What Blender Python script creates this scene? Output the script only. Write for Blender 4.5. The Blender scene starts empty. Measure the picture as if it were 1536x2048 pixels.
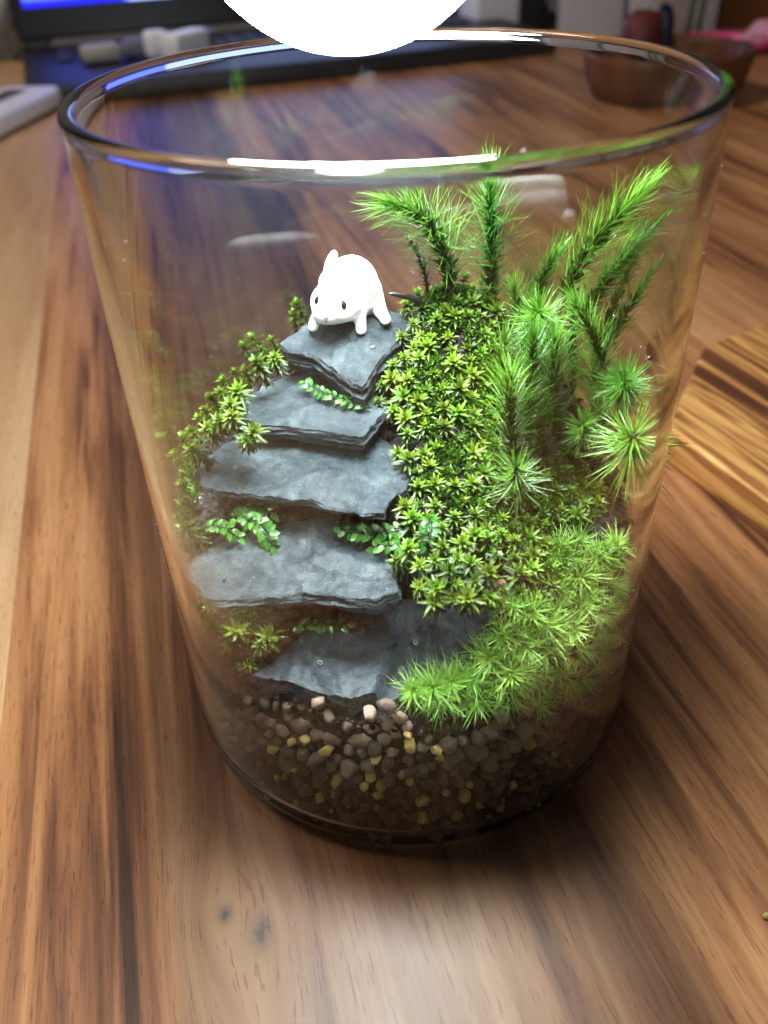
import bpy, bmesh, math, random
import numpy as np
from mathutils import Vector, Matrix, noise
from mathutils.geometry import delaunay_2d_cdt

S = 0.01                      # the code thinks in centimetres, the scene is in metres
scene = bpy.context.scene
COL = scene.collection
rnd = random.Random(7)

# ------------------------------------------------------------------ camera
F_PX, IW, IH = 1750.0, 1536.0, 2048.0
PITCH, ROLL = 0.6365, 0.0453
CAM = np.array([-0.484, -16.61, 17.64])
FW = np.array([0, math.cos(PITCH), -math.sin(PITCH)])
RT = np.array([1.0, 0, 0])
UP = np.cross(RT, FW)
_c, _s = math.cos(ROLL), math.sin(ROLL)
camd = bpy.data.cameras.new('camera')
cam = bpy.data.objects.new('camera', camd)
COL.objects.link(cam)
camR = _c * RT - _s * UP          # image right
camU = _s * RT + _c * UP          # image up
cam.matrix_world = Matrix((
    (camR[0], camU[0], -FW[0], CAM[0] * S),
    (camR[1], camU[1], -FW[1], CAM[1] * S),
    (camR[2], camU[2], -FW[2], CAM[2] * S),
    (0, 0, 0, 1)))
camd.sensor_fit = 'VERTICAL'
camd.sensor_height = 24.0
camd.lens = 24.0 * F_PX / IH
camd.clip_start = 0.005
camd.clip_end = 20.0
camd.dof.use_dof = True
camd.dof.focus_distance = 0.185
camd.dof.aperture_fstop = 10.0
scene.camera = cam

# ------------------------------------------------------------------ world, room light, exposure
world = bpy.data.worlds.new('World')
scene.world = world
world.use_nodes = True
_bg = world.node_tree.nodes['Background']
_bg.inputs[0].default_value = (0.55, 0.50, 0.48, 1)
_bg.inputs[1].default_value = 0.075
LAMP_L = 108.0
ld = bpy.data.lights.new('ceiling_light', 'AREA')
ld.shape = 'RECTANGLE'; ld.size = 0.5; ld.size_y = 0.5
ld.energy = 10.5; ld.color = (1.0, 0.86, 0.72)
lo = bpy.data.objects.new('ceiling_light', ld); COL.objects.link(lo)
lo.location = (-0.9, 0.3, 1.5)
lo.rotation_euler = (Vector((0, 0.2, 0)) - Vector(lo.location)).to_track_quat('-Z', 'Y').to_euler()
vs = scene.view_settings
vs.view_transform = 'Standard'; vs.look = 'None'; vs.exposure = 0.45; vs.gamma = 1.0
vs.use_curve_mapping = False
cy = scene.cycles
cy.use_denoising = True
cy.denoiser = 'OPENIMAGEDENOISE'
cy.max_bounces = 20; cy.transmission_bounces = 16; cy.glossy_bounces = 6
cy.diffuse_bounces = 4; cy.transparent_max_bounces = 16
cy.caustics_reflective = True; cy.caustics_refractive = True
cy.sample_clamp_indirect = 120.0
cy.use_adaptive_sampling = False
cy.use_guiding = True
cy.guiding_training_samples = 128
cy.blur_glossy = 0.3

# ------------------------------------------------------------------ helpers
def ray(px, py):
    u = (px - IW / 2) / F_PX; v = (IH / 2 - py) / F_PX
    return FW + u * camR + v * camU
def at(px, py, z=None, y=None):
    d = ray(px, py)
    t = (z - CAM[2]) / d[2] if z is not None else (y - CAM[1]) / d[1]
    return CAM + t * d
def on_plane(px, py, P0, kx, ky):
    """ray against z = P0z + kx (x - P0x) + ky (y - P0y)"""
    d = ray(px, py)
    n = np.array([-kx, -ky, 1.0])
    t = ((P0 - CAM) @ n) / (d @ n)
    return CAM + t * d

def mesh_data(name, verts, faces, mat=None, smooth=True, flat_from=None):
    me = bpy.data.meshes.new(name)
    me.from_pydata([(float(v[0]) * S, float(v[1]) * S, float(v[2]) * S) for v in verts], [], [tuple(int(i) for i in f) for f in faces])
    if smooth:
        fl = [True] * len(me.polygons)
        if flat_from is not None:
            for i in range(flat_from, len(fl)): fl[i] = False
        me.polygons.foreach_set('use_smooth', fl)
    if mat is not None: me.materials.append(mat)
    me.update()
    return me
def link(name, data, parent=None, loc=(0, 0, 0), rot=None, scale=None):
    o = bpy.data.objects.new(name, data)
    COL.objects.link(o)
    o.location = (loc[0] * S, loc[1] * S, loc[2] * S)
    if rot is not None:
        if len(rot) == 4: o.rotation_mode = 'QUATERNION'; o.rotation_quaternion = rot
        else: o.rotation_euler = rot
    if scale is not None: o.scale = (scale,) * 3 if not hasattr(scale, '__len__') else scale
    if parent is not None: o.parent = parent
    return o
def tag(o, label=None, cat=None, group=None, kind=None):
    if label: o['label'] = label
    if cat: o['category'] = cat
    if group: o['group'] = group
    if kind: o['kind'] = kind
    return o
def thing(name, loc, label, cat, group=None, rot=None):
    return tag(link(name, None, None, loc, rot), label, cat, group)

def grid_faces(nu, nv, wrap_u=False, base=0):
    """verts are laid out v-major: index = v*nu + u"""
    f = []
    for v in range(nv - 1):
        for u in range(nu if wrap_u else nu - 1):
            a = base + v * nu + u; b = base + v * nu + (u + 1) % nu
            f.append((a, b, b + nu, a + nu))
    return f
def lathe(profile, n=128, closed=False):
    """profile of (r, z); r == 0 gives a pole. closed joins last ring to first"""
    V, Fc, rings = [], [], []
    for r, z in profile:
        if r < 1e-6:
            rings.append([len(V)]); V.append((0, 0, z))
        else:
            rings.append(list(range(len(V), len(V) + n)))
            for i in range(n):
                a = 2 * math.pi * i / n
                V.append((r * math.cos(a), r * math.sin(a), z))
    prs = list(zip(rings[:-1], rings[1:])) + ([(rings[-1], rings[0])] if closed else [])
    for A, B in prs:
        for i in range(n):
            j = (i + 1) % n
            if len(A) == 1 and len(B) == 1: continue
            if len(A) == 1: Fc.append((A[0], B[j], B[i]))
            elif len(B) == 1: Fc.append((A[i], A[j], B[0]))
            else: Fc.append((A[i], A[j], B[j], B[i]))
    return V, Fc
def tube(path, radii, n=6, cap=True):
    P = [Vector(p) for p in path]; V = []; Fc = []
    up = Vector((0.13, 0.31, 0.94))
    for i, p in enumerate(P):
        t = (P[min(i + 1, len(P) - 1)] - P[max(i - 1, 0)]).normalized()
        a = t.cross(up)
        if a.length < 0.05: a = t.cross(Vector((1, 0, 0)))
        a.normalize(); b = t.cross(a)
        for k in range(n):
            w = 2 * math.pi * k / n
            V.append(p + (a * math.cos(w) + b * math.sin(w)) * radii[i])
    Fc = grid_faces(n, len(P), True)
    if cap:
        Fc.append(tuple(range(n))[::-1]); Fc.append(tuple(range((len(P) - 1) * n, len(P) * n)))
    return V, Fc
def rounded_box(sx, sy, sz, r, seg=3):
    bm = bmesh.new(); bmesh.ops.create_cube(bm, size=1)
    bmesh.ops.scale(bm, vec=(sx, sy, sz), verts=bm.verts)
    bmesh.ops.bevel(bm, geom=bm.edges[:], offset=r, segments=seg, affect='EDGES', profile=0.5)
    V = [v.co.copy() for v in bm.verts]; bm.verts.index_update()
    Fc = [[v.index for v in f.verts] for f in bm.faces]; bm.free()
    return V, Fc
def nz(x, y, z=0.0, oct=3):
    return noise.fractal(Vector((x, y, z)), 1.0, 2.0, oct)

# ------------------------------------------------------------------ material helpers
def mat(name):
    m = bpy.data.materials.new(name); m.use_nodes = True
    nt = m.node_tree
    return m, nt, nt.nodes['Principled BSDF']
def N(nt, typ, **kw):
    n = nt.nodes.new(typ)
    for k, v in kw.items(): setattr(n, k, v)
    return n
def ramp(nt, fac, stops, interp='LINEAR'):
    r = N(nt, 'ShaderNodeValToRGB'); r.color_ramp.interpolation = interp
    el = r.color_ramp.elements
    while len(el) < len(stops): el.new(0.5)
    for e, (p, c) in zip(el, stops):
        e.position = p; e.color = (c[0], c[1], c[2], 1)
    nt.links.new(fac, r.inputs[0]); return r.outputs[0]
def noise_tex(nt, vec, scale, detail=4, rough=0.55, dist=0.0):
    n = N(nt, 'ShaderNodeTexNoise'); n.inputs['Scale'].default_value = scale
    n.inputs['Detail'].default_value = detail; n.inputs['Roughness'].default_value = rough
    n.inputs['Distortion'].default_value = dist
    if vec is not None: nt.links.new(vec, n.inputs['Vector'])
    return n.outputs[0]
def mathn(nt, op, a, b=None, c=None):
    n = N(nt, 'ShaderNodeMath', operation=op)
    for i, x in enumerate((a, b, c)):
        if x is None: continue
        if isinstance(x, (int, float)): n.inputs[i].default_value = x
        else: nt.links.new(x, n.inputs[i])
    return n.outputs[0]
def mixc(nt, fac, a, b, blend='MIX'):
    n = N(nt, 'ShaderNodeMix', data_type='RGBA', blend_type=blend)
    for s, x in ((n.inputs[0], fac), (n.inputs[6], a), (n.inputs[7], b)):
        if isinstance(x, (int, float)): s.default_value = x
        elif isinstance(x, tuple): s.default_value = (x[0], x[1], x[2], 1)
        else: nt.links.new(x, s)
    return n.outputs[2]
def bump(nt, bs, height, strength=0.3, dist=0.001):
    b = N(nt, 'ShaderNodeBump'); b.inputs['Strength'].default_value = strength
    b.inputs['Distance'].default_value = dist
    nt.links.new(height, b.inputs['Height']); nt.links.new(b.outputs[0], bs.inputs['Normal'])
def tcoord(nt, out='Object', scale=100.0):
    t = N(nt, 'ShaderNodeTexCoord')
    m = N(nt, 'ShaderNodeVectorMath', operation='SCALE'); m.inputs['Scale'].default_value = scale
    nt.links.new(t.outputs[out], m.inputs[0]); return m.outputs[0]
def plain(name, col, rough=0.5, spec=0.5, vary=0.15, vscale=3.0, metal=0.0, coat=0.0):
    m, nt, bs = mat(name)
    v = tcoord(nt); f = noise_tex(nt, v, vscale)
    lo_ = tuple(c * (1 - vary) for c in col); hi = tuple(min(1, c * (1 + vary)) for c in col)
    nt.links.new(ramp(nt, f, [(0.3, lo_), (0.7, hi)]), bs.inputs['Base Color'])
    bs.inputs['Roughness'].default_value = rough; bs.inputs['Metallic'].default_value = metal
    bs.inputs['Specular IOR Level'].default_value = spec
    bs.inputs['Coat Weight'].default_value = coat
    return m

# ------------------------------------------------------------------ materials
pA, pB = at(105, 433, z=0), at(20, 1270, z=0)          # the visible edge of the pale plank
GRAIN = math.atan2(pA[1] - pB[1], pA[0] - pB[0])         # direction of the planks on the table
def to_plank(p):                                           # world -> (along, across)
    d = np.array([math.cos(GRAIN), math.sin(GRAIN)]); e = np.array([math.sin(GRAIN), -math.cos(GRAIN)])
    return float(np.dot(p[:2], d)), float(np.dot(p[:2], e))
KNOTS = [to_plank(at(450, 1828, z=0)), to_plank(at(512, 1868, z=0))]

def wood_mat(name, stops, seed, knots=(), gscale=1.0, rough=0.37):
    m, nt, bs = mat(name)
    v = tcoord(nt)
    sep = N(nt, 'ShaderNodeSeparateXYZ'); nt.links.new(v, sep.inputs[0])
    u, w = sep.outputs[0], sep.outputs[1]
    # bend the figure round the knots
    spots = None
    for i, (ku, kw) in enumerate(knots):
        du = mathn(nt, 'SUBTRACT', u, ku); dw = mathn(nt, 'SUBTRACT', w, kw)
        sg = (2.6, 1.1) if i == 1 else (1.3, 0.6)
        q = mathn(nt, 'ADD', mathn(nt, 'POWER', mathn(nt, 'MULTIPLY', du, 1 / sg[0]), 2.0), mathn(nt, 'POWER', mathn(nt, 'MULTIPLY', dw, 1 / sg[1]), 2.0))
        g = mathn(nt, 'POWER', 2.718, mathn(nt, 'MULTIPLY', q, -1.0))
        w = mathn(nt, 'SUBTRACT', w, mathn(nt, 'MULTIPLY', mathn(nt, 'MULTIPLY', dw, g), 0.75))
        r = 0.30 if i == 1 else 0.15
        q2 = mathn(nt, 'ADD', mathn(nt, 'POWER', mathn(nt, 'MULTIPLY', du, 1 / (r * 1.35)), 2.0), mathn(nt, 'POWER', mathn(nt, 'MULTIPLY', dw, 1 / r), 2.0))
        wob = mathn(nt, 'ADD', q2, mathn(nt, 'MULTIPLY', mathn(nt, 'SUBTRACT', noise_tex(nt, v, 6.0), 0.5), 1.6))
        sp = mathn(nt, 'MULTIPLY', mathn(nt, 'POWER', 2.718, mathn(nt, 'MULTIPLY', mathn(nt, 'MAXIMUM', wob, 0.0), -1.0)), 0.8 if i == 1 else 0.95)
        spots = sp if spots is None else mathn(nt, 'MAXIMUM', spots, sp)
    def vec(su, sw, z=0.0):
        c = N(nt, 'ShaderNodeCombineXYZ')
        nt.links.new(mathn(nt, 'MULTIPLY', u, su), c.inputs[0]); nt.links.new(mathn(nt, 'MULTIPLY', w, sw), c.inputs[1])
        c.inputs[2].default_value = seed + z; return c.outputs[0]
    big = noise_tex(nt, vec(0.035, 0.22 * gscale), 1.0, 3, 0.5, 0.6)
    bands = noise_tex(nt, vec(0.05, 1.0 * gscale, 3.0), 1.0, 4, 0.6, 0.9)
    fine = noise_tex(nt, vec(0.16, 4.5, 7.0), 1.0, 5, 0.6)
    pores = noise_tex(nt, vec(1.5, 21.0, 11.0), 1.0, 2, 0.5)
    rings = mathn(nt, 'SINE', mathn(nt, 'ADD', mathn(nt, 'MULTIPLY', w, 5.2 * gscale), mathn(nt, 'ADD', mathn(nt, 'MULTIPLY', big, 26.0), mathn(nt, 'MULTIPLY', bands, 9.0))))
    rings = mathn(nt, 'MULTIPLY', mathn(nt, 'ADD', rings, 1.0), 0.5)
    rings = mathn(nt, 'POWER', rings, 2.2)
    f = mathn(nt, 'ADD', mathn(nt, 'MULTIPLY', big, 0.46), mathn(nt, 'ADD', mathn(nt, 'MULTIPLY', bands, 0.42), mathn(nt, 'MULTIPLY', fine, 0.13)))
    f = mathn(nt, 'SUBTRACT', mathn(nt, 'ADD', f, 0.025), mathn(nt, 'MULTIPLY', rings, 0.026))
    f = mathn(nt, 'ADD', mathn(nt, 'MULTIPLY', mathn(nt, 'SUBTRACT', f, 0.52), 1.65), 0.525)
    col = ramp(nt, f, stops)
    pmask = ramp(nt, pores, [(0.335, (1, 1, 1)), (0.40, (0, 0, 0))])
    col = mixc(nt, mathn(nt, 'MULTIPLY', pmask, 0.5), col, mixc(nt, 1.0, col, (0.30, 0.24, 0.22), 'MULTIPLY'))
    if knots:                                   # greyer heartwood along the middle of this plank
        hd = mathn(nt, 'ABSOLUTE', mathn(nt, 'SUBTRACT', mathn(nt, 'ADD', w, mathn(nt, 'MULTIPLY', mathn(nt, 'SUBTRACT', big, 0.5), 6.0)), knots[1][1] + 3.0))
        hm = ramp(nt, mathn(nt, 'MULTIPLY', hd, 0.1), [(0.34, (1, 1, 1)), (0.74, (0, 0, 0))], 'EASE')
        col = mixc(nt, hm, col, mixc(nt, 1.0, col, (0.38, 0.42, 0.48), 'MULTIPLY'))
    if spots is not None: col = mixc(nt, spots, col, (0.035, 0.024, 0.022))
    nt.links.new(col, bs.inputs['Base Color'])
    rr = mathn(nt, 'ADD', mathn(nt, 'MULTIPLY', noise_tex(nt, v, 0.8), 0.12), rough - 0.04)
    nt.links.new(rr, bs.inputs['Roughness'])
    bs.inputs['Specular IOR Level'].default_value = 0.22
    bump(nt, bs, mathn(nt, 'SUBTRACT', mathn(nt, 'MULTIPLY', fine, 0.4), mathn(nt, 'MULTIPLY', pmask, 0.5)), 0.10, 0.0002)
    return m
WALNUT = [(0.28, (0.052, 0.024, 0.014)), (0.38, (0.16, 0.066, 0.031)), (0.46, (0.30, 0.127, 0.054)), (0.55, (0.44, 0.203, 0.086)), (0.70, (0.58, 0.312, 0.142))]
PALE = [(0.30, (0.38, 0.21, 0.10)), (0.5, (0.52, 0.31, 0.155)), (0.7, (0.62, 0.40, 0.22))]
M_wal = wood_mat('walnut_main', WALNUT, 2.3, KNOTS)
M_wal2 = wood_mat('walnut_right', WALNUT, 19.1, (), 0.8)
M_pale = wood_mat('pale_plank', PALE, 5.0, (), 0.5)

def glass_mat():
    m = bpy.data.materials.new('jar_glass'); m.use_nodes = True
    nt = m.node_tree; nt.nodes.clear()
    g = N(nt, 'ShaderNodeBsdfGlass'); g.inputs['Color'].default_value = (0.975, 0.99, 0.982, 1)
    g.inputs['Roughness'].default_value = 0.0; g.inputs['IOR'].default_value = 1.48
    o = N(nt, 'ShaderNodeOutputMaterial'); nt.links.new(g.outputs[0], o.inputs[0])
    return m
M_glass = glass_mat()

def slate_mat():
    m, nt, bs = mat('wet_slate')
    v = tcoord(nt)
    big = noise_tex(nt, v, 0.9, 4, 0.6); mid = noise_tex(nt, v, 4.0, 6, 0.65); fine = noise_tex(nt, v, 22.0, 5, 0.7)
    f = mathn(nt, 'ADD', mathn(nt, 'MULTIPLY', big, 0.4), mathn(nt, 'ADD', mathn(nt, 'MULTIPLY', mid, 0.35), mathn(nt, 'MULTIPLY', fine, 0.27)))
    col = ramp(nt, f, [(0.37, (0.012, 0.018, 0.021)), (0.46, (0.030, 0.042, 0.049)), (0.55, (0.056, 0.075, 0.084)), (0.64, (0.115, 0.142, 0.150))])
    speck = ramp(nt, noise_tex(nt, v, 14.0, 2, 0.5), [(0.70, (0, 0, 0)), (0.76, (1, 1, 1))])
    col = mixc(nt, mathn(nt, 'MULTIPLY', speck, 0.35), col, (0.13, 0.14, 0.13))
    silt = ramp(nt, noise_tex(nt, v, 1.6, 5, 0.6), [(0.58, (0, 0, 0)), (0.72, (1, 1, 1))])
    col = mixc(nt, mathn(nt, 'MULTIPLY', silt, 0.35), col, (0.030, 0.026, 0.017))
    nt.links.new(col, bs.inputs['Base Color'])
    wet = noise_tex(nt, v, 0.75, 3, 0.5)
    nt.links.new(ramp(nt, wet, [(0.40, (0.27,) * 3), (0.58, (0.52,) * 3)]), bs.inputs['Roughness'])
    bs.inputs['Specular IOR Level'].default_value = 0.48
    bs.inputs['Coat Weight'].default_value = 0.10; bs.inputs['Coat Roughness'].default_value = 0.36
    grit = noise_tex(nt, v, 48.0, 3, 0.7)
    h = mathn(nt, 'ADD', mathn(nt, 'MULTIPLY', mid, 0.6), mathn(nt, 'ADD', mathn(nt, 'MULTIPLY', fine, 0.6), mathn(nt, 'MULTIPLY', grit, 0.28)))
    bump(nt, bs, h, 0.9, 0.0020)
    return m
M_slate = slate_mat()

def soil_mat(name, dark, light, rough=0.35):
    m, nt, bs = mat(name)
    v = tcoord(nt)
    a = noise_tex(nt, v, 5.0, 8, 0.7); b = noise_tex(nt, v, 1.2, 4, 0.6)
    vo = N(nt, 'ShaderNodeTexVoronoi'); vo.inputs['Scale'].default_value = 6.0; nt.links.new(v, vo.inputs['Vector'])
    f = mathn(nt, 'ADD', mathn(nt, 'MULTIPLY', a, 0.6), mathn(nt, 'MULTIPLY', b, 0.4))
    nt.links.new(ramp(nt, f, [(0.36, dark), (0.62, light)]), bs.inputs['Base Color'])
    nt.links.new(ramp(nt, a, [(0.4, (rough * 0.6,) * 3), (0.65, (rough * 1.8,) * 3)]), bs.inputs['Roughness'])
    bump(nt, bs, mathn(nt, 'SUBTRACT', a, mathn(nt, 'MULTIPLY', vo.outputs['Distance'], 0.6)), 0.9, 0.0016)
    return m
M_soil = soil_mat('wet_soil', (0.003, 0.0022, 0.0016), (0.012, 0.008, 0.0055))
M_crumb = soil_mat('soil_crumb', (0.003, 0.0022, 0.0018), (0.016, 0.0105, 0.0075), 0.22)

def pebble_mat(name, lo_, hi, rough=0.6):
    m, nt, bs = mat(name)
    v = tcoord(nt)
    oi = N(nt, 'ShaderNodeObjectInfo')
    a = noise_tex(nt, v, 9.0, 6, 0.65)
    f = mathn(nt, 'ADD', mathn(nt, 'MULTIPLY', a, 0.55), mathn(nt, 'MULTIPLY', oi.outputs['Random'], 0.45))
    nt.links.new(ramp(nt, f, [(0.2, lo_), (0.75, hi)]), bs.inputs['Base Color'])
    bs.inputs['Roughness'].default_value = rough
    bump(nt, bs, a, 0.6, 0.0008)
    return m
M_clay = pebble_mat('clay_granule', (0.11, 0.072, 0.05), (0.27, 0.185, 0.13), 0.55)
M_dark = pebble_mat('dark_granule', (0.045, 0.034, 0.025), (0.20, 0.148, 0.10), 0.5)
M_pumice = pebble_mat('yellow_pumice', (0.34, 0.22, 0.05), (0.66, 0.50, 0.16), 0.6)
M_white_peb = pebble_mat('white_pebble', (0.6, 0.6, 0.55), (0.8, 0.8, 0.76), 0.4)
M_seed = pebble_mat('brown_seed', (0.13, 0.055, 0.025), (0.24, 0.12, 0.06), 0.25)

def leaf_mat(name, base, tip, trans=0.3, rough=0.32, vary=0.35):
    """colour runs from the leaf base to the tip (mesh attribute 'tip'), plus one shift per plant"""
    m, nt, bs = mat(name)
    at_ = N(nt, 'ShaderNodeAttribute'); at_.attribute_name = 'tip'
    oi = N(nt, 'ShaderNodeObjectInfo')
    v = tcoord(nt)
    n1 = noise_tex(nt, v, 5.0, 3)
    f = mathn(nt, 'ADD', at_.outputs['Fac'], mathn(nt, 'MULTIPLY', mathn(nt, 'SUBTRACT', n1, 0.5), 0.5))
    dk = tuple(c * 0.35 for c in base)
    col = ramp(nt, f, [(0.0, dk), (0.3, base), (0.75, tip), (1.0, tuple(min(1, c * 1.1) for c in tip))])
    hsv = N(nt, 'ShaderNodeHueSaturation')
    nt.links.new(col, hsv.inputs['Color'])
    nt.links.new(mathn(nt, 'ADD', mathn(nt, 'MULTIPLY', mathn(nt, 'SUBTRACT', oi.outputs['Random'], 0.6), 0.045), 0.5), hsv.inputs['Hue'])
    rv = mathn(nt, 'FRACT', mathn(nt, 'MULTIPLY', oi.outputs['Random'], 17.31))
    nt.links.new(mathn(nt, 'ADD', mathn(nt, 'MULTIPLY', rv, vary * 2), 1 - vary), hsv.inputs['Value'])
    nt.links.new(hsv.outputs[0], bs.inputs['Base Color'])
    bs.inputs['Roughness'].default_value = rough
    bs.inputs['Specular IOR Level'].default_value = 0.45
    tr = N(nt, 'ShaderNodeBsdfTranslucent'); nt.links.new(hsv.outputs[0], tr.inputs['Color'])
    mx = N(nt, 'ShaderNodeMixShader'); mx.inputs[0].default_value = trans
    nt.links.new(bs.outputs[0], mx.inputs[1]); nt.links.new(tr.outputs[0], mx.inputs[2])
    out = nt.nodes['Material Output']; nt.links.new(mx.outputs[0], out.inputs[0])
    return m
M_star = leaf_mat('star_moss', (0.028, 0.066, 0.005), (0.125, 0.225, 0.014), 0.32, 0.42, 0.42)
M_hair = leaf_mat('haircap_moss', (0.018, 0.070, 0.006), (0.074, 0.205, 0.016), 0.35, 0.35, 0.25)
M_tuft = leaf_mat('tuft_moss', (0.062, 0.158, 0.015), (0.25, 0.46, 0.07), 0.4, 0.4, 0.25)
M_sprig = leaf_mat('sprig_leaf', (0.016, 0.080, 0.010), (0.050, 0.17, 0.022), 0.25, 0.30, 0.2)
M_stem = plain('moss_stem', (0.045, 0.020, 0.010), 0.5)
M_twig = plain('black_twig', (0.012, 0.009, 0.008), 0.35)

# ------------------------------------------------------------------ table top: planks side by side
table = tag(link('table_top', None), 'walnut veneer table top the jar stands on', 'table', kind='structure')
edge_w = to_plank(pA)[1]
def plank(w0, w1, m, u0=-40, u1=112, label=None):
    e = 0.02
    prof = [(w0, -2.0), (w0, -e), (w0 + e, 0), (w1 - e, 0), (w1, -e), (w1, -2.0)]
    V = [(u0, w, z) for w, z in prof] + [(u1, w, z) for w, z in prof]
    n = len(prof)
    Fc = [(i, i + 1, n + i + 1, n + i) for i in range(n - 1)] + [(n - 1, 0, n, 2 * n - 1), tuple(range(n))[::-1], tuple(range(n, 2 * n))]
    # mesh axes: x along grain, y across to the right
    V = [(a, b, c) for a, b, c in V]
    o = link('plank', mesh_data('plank', V, Fc, m, smooth=False), table)
    d = (math.cos(GRAIN), math.sin(GRAIN)); q = (math.sin(GRAIN), -math.cos(GRAIN))
    o.matrix_local = Matrix(((d[0], q[0], 0, 0), (d[1], q[1], 0, 0), (0, 0, 1, 0), (0, 0, 0, 1)))
    if label: o['label'] = label
plank(edge_w - 26, edge_w - 13.0, M_wal2)
plank(edge_w - 13.0, edge_w, M_pale, label='pale honey-coloured plank along the left edge')
plank(edge_w, edge_w + 29.0, M_wal)
plank(edge_w + 29.0, edge_w + 62, M_wal2)
plank(edge_w + 62, edge_w + 95, M_wal)

# ------------------------------------------------------------------ glass jar (one solid of revolution)
R_TOP, R_BOT, H_JAR, T_W = 5.61, 5.58, 14.70, 0.24
def r_out(z): return R_BOT + (R_TOP - R_BOT) * z / H_JAR
prof = []
for k in range(9):                                   # outer heel
    t = math.pi / 2 * k / 8
    prof.append((R_BOT - 0.6 + 0.6 * math.sin(t), 0.6 * (1 - math.cos(t))))
for z in (0.68, 0.9, 2, 4, 6, 8, 10, 12, 13.6, 14.2, H_JAR - 0.30, H_JAR - 0.24): prof.append((r_out(z), z))
RB = T_W / 2 + 0.015                                 # fire-polished rim, a touch fatter than the wall
rc = R_TOP - T_W / 2
for k in range(17):
    t = math.pi * (-0.12 + 1.24 * k / 16)
    prof.append((rc + RB * math.cos(t), H_JAR - RB + RB * math.sin(t)))
for z in (H_JAR - 0.24, H_JAR - 0.30, 14.2, 13.6, 12, 10, 8, 6, 4, 2, 1.3, 0.9): prof.append((r_out(z) - T_W, z))
for k in range(9):                                   # inner heel and floor
    t = math.pi / 2 * (1 - k / 8)
    prof.append((R_BOT - T_W - 0.55 + 0.55 * math.sin(t), 0.27 + 0.55 * (1 - math.cos(t))))
prof += [(4.2, 0.269), (3, 0.268), (0, 0.268)]
prof = [(0, 0.10), (2.5, 0.10), (4.3, 0.07), (4.55, 0.0), (4.75, 0.0)] + prof
V, Fc = lathe(prof, 200)
jar = link('glass_jar', mesh_data('glass_jar', V, Fc, M_glass), None, (0, 0, 0.004))
tag(jar, 'clear open-topped cylindrical glass jar holding the moss terrarium', 'jar')
bm = bmesh.new(); bm.from_mesh(jar.data); bmesh.ops.recalc_face_normals(bm, faces=bm.faces); bm.to_mesh(jar.data); bm.free()
R_IN = R_BOT - T_W - 0.03
R_SOIL = R_IN - 0.22

# ------------------------------------------------------------------ glowing globe lamp over the jar
lm_, nt, bs = mat('lamp_glow')
bs.inputs['Base Color'].default_value = (0.9, 0.9, 0.9, 1)
bs.inputs['Emission Color'].default_value = (0.87, 0.955, 1.0, 1); bs.inputs['Emission Strength'].default_value = LAMP_L
LAMP_R = 2.70
LAMP_P = np.array([-0.66, -0.1, 17.80])
lamp = thing('globe_lamp', LAMP_P, 'white glowing round lamp hanging just above the jar opening', 'lamp')
V, Fc = lathe([(0, -LAMP_R)] + [(LAMP_R * math.sin(math.pi * k / 32), -LAMP_R * math.cos(math.pi * k / 32)) for k in range(1, 29)] + [(0.9, LAMP_R * 0.955)], 64)
link('globe', mesh_data('globe', V, Fc, lm_), lamp)
V, Fc = lathe([(0.9, 2.45), (1.15, 2.5), (1.15, 4.6), (0.9, 4.9), (0.35, 5.0), (0, 5.0)], 32)
link('socket', mesh_data('socket', V, Fc, plain('lamp_socket', (0.7, 0.7, 0.7), 0.4)), lamp)
V, Fc = tube([(0, 0, 4.9), (0, 0, 20), (0, 0, 60)], [0.25] * 3, 8)
link('cord', mesh_data('cord', V, Fc, plain('lamp_cord', (0.6, 0.6, 0.6), 0.5)), lamp)

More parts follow.
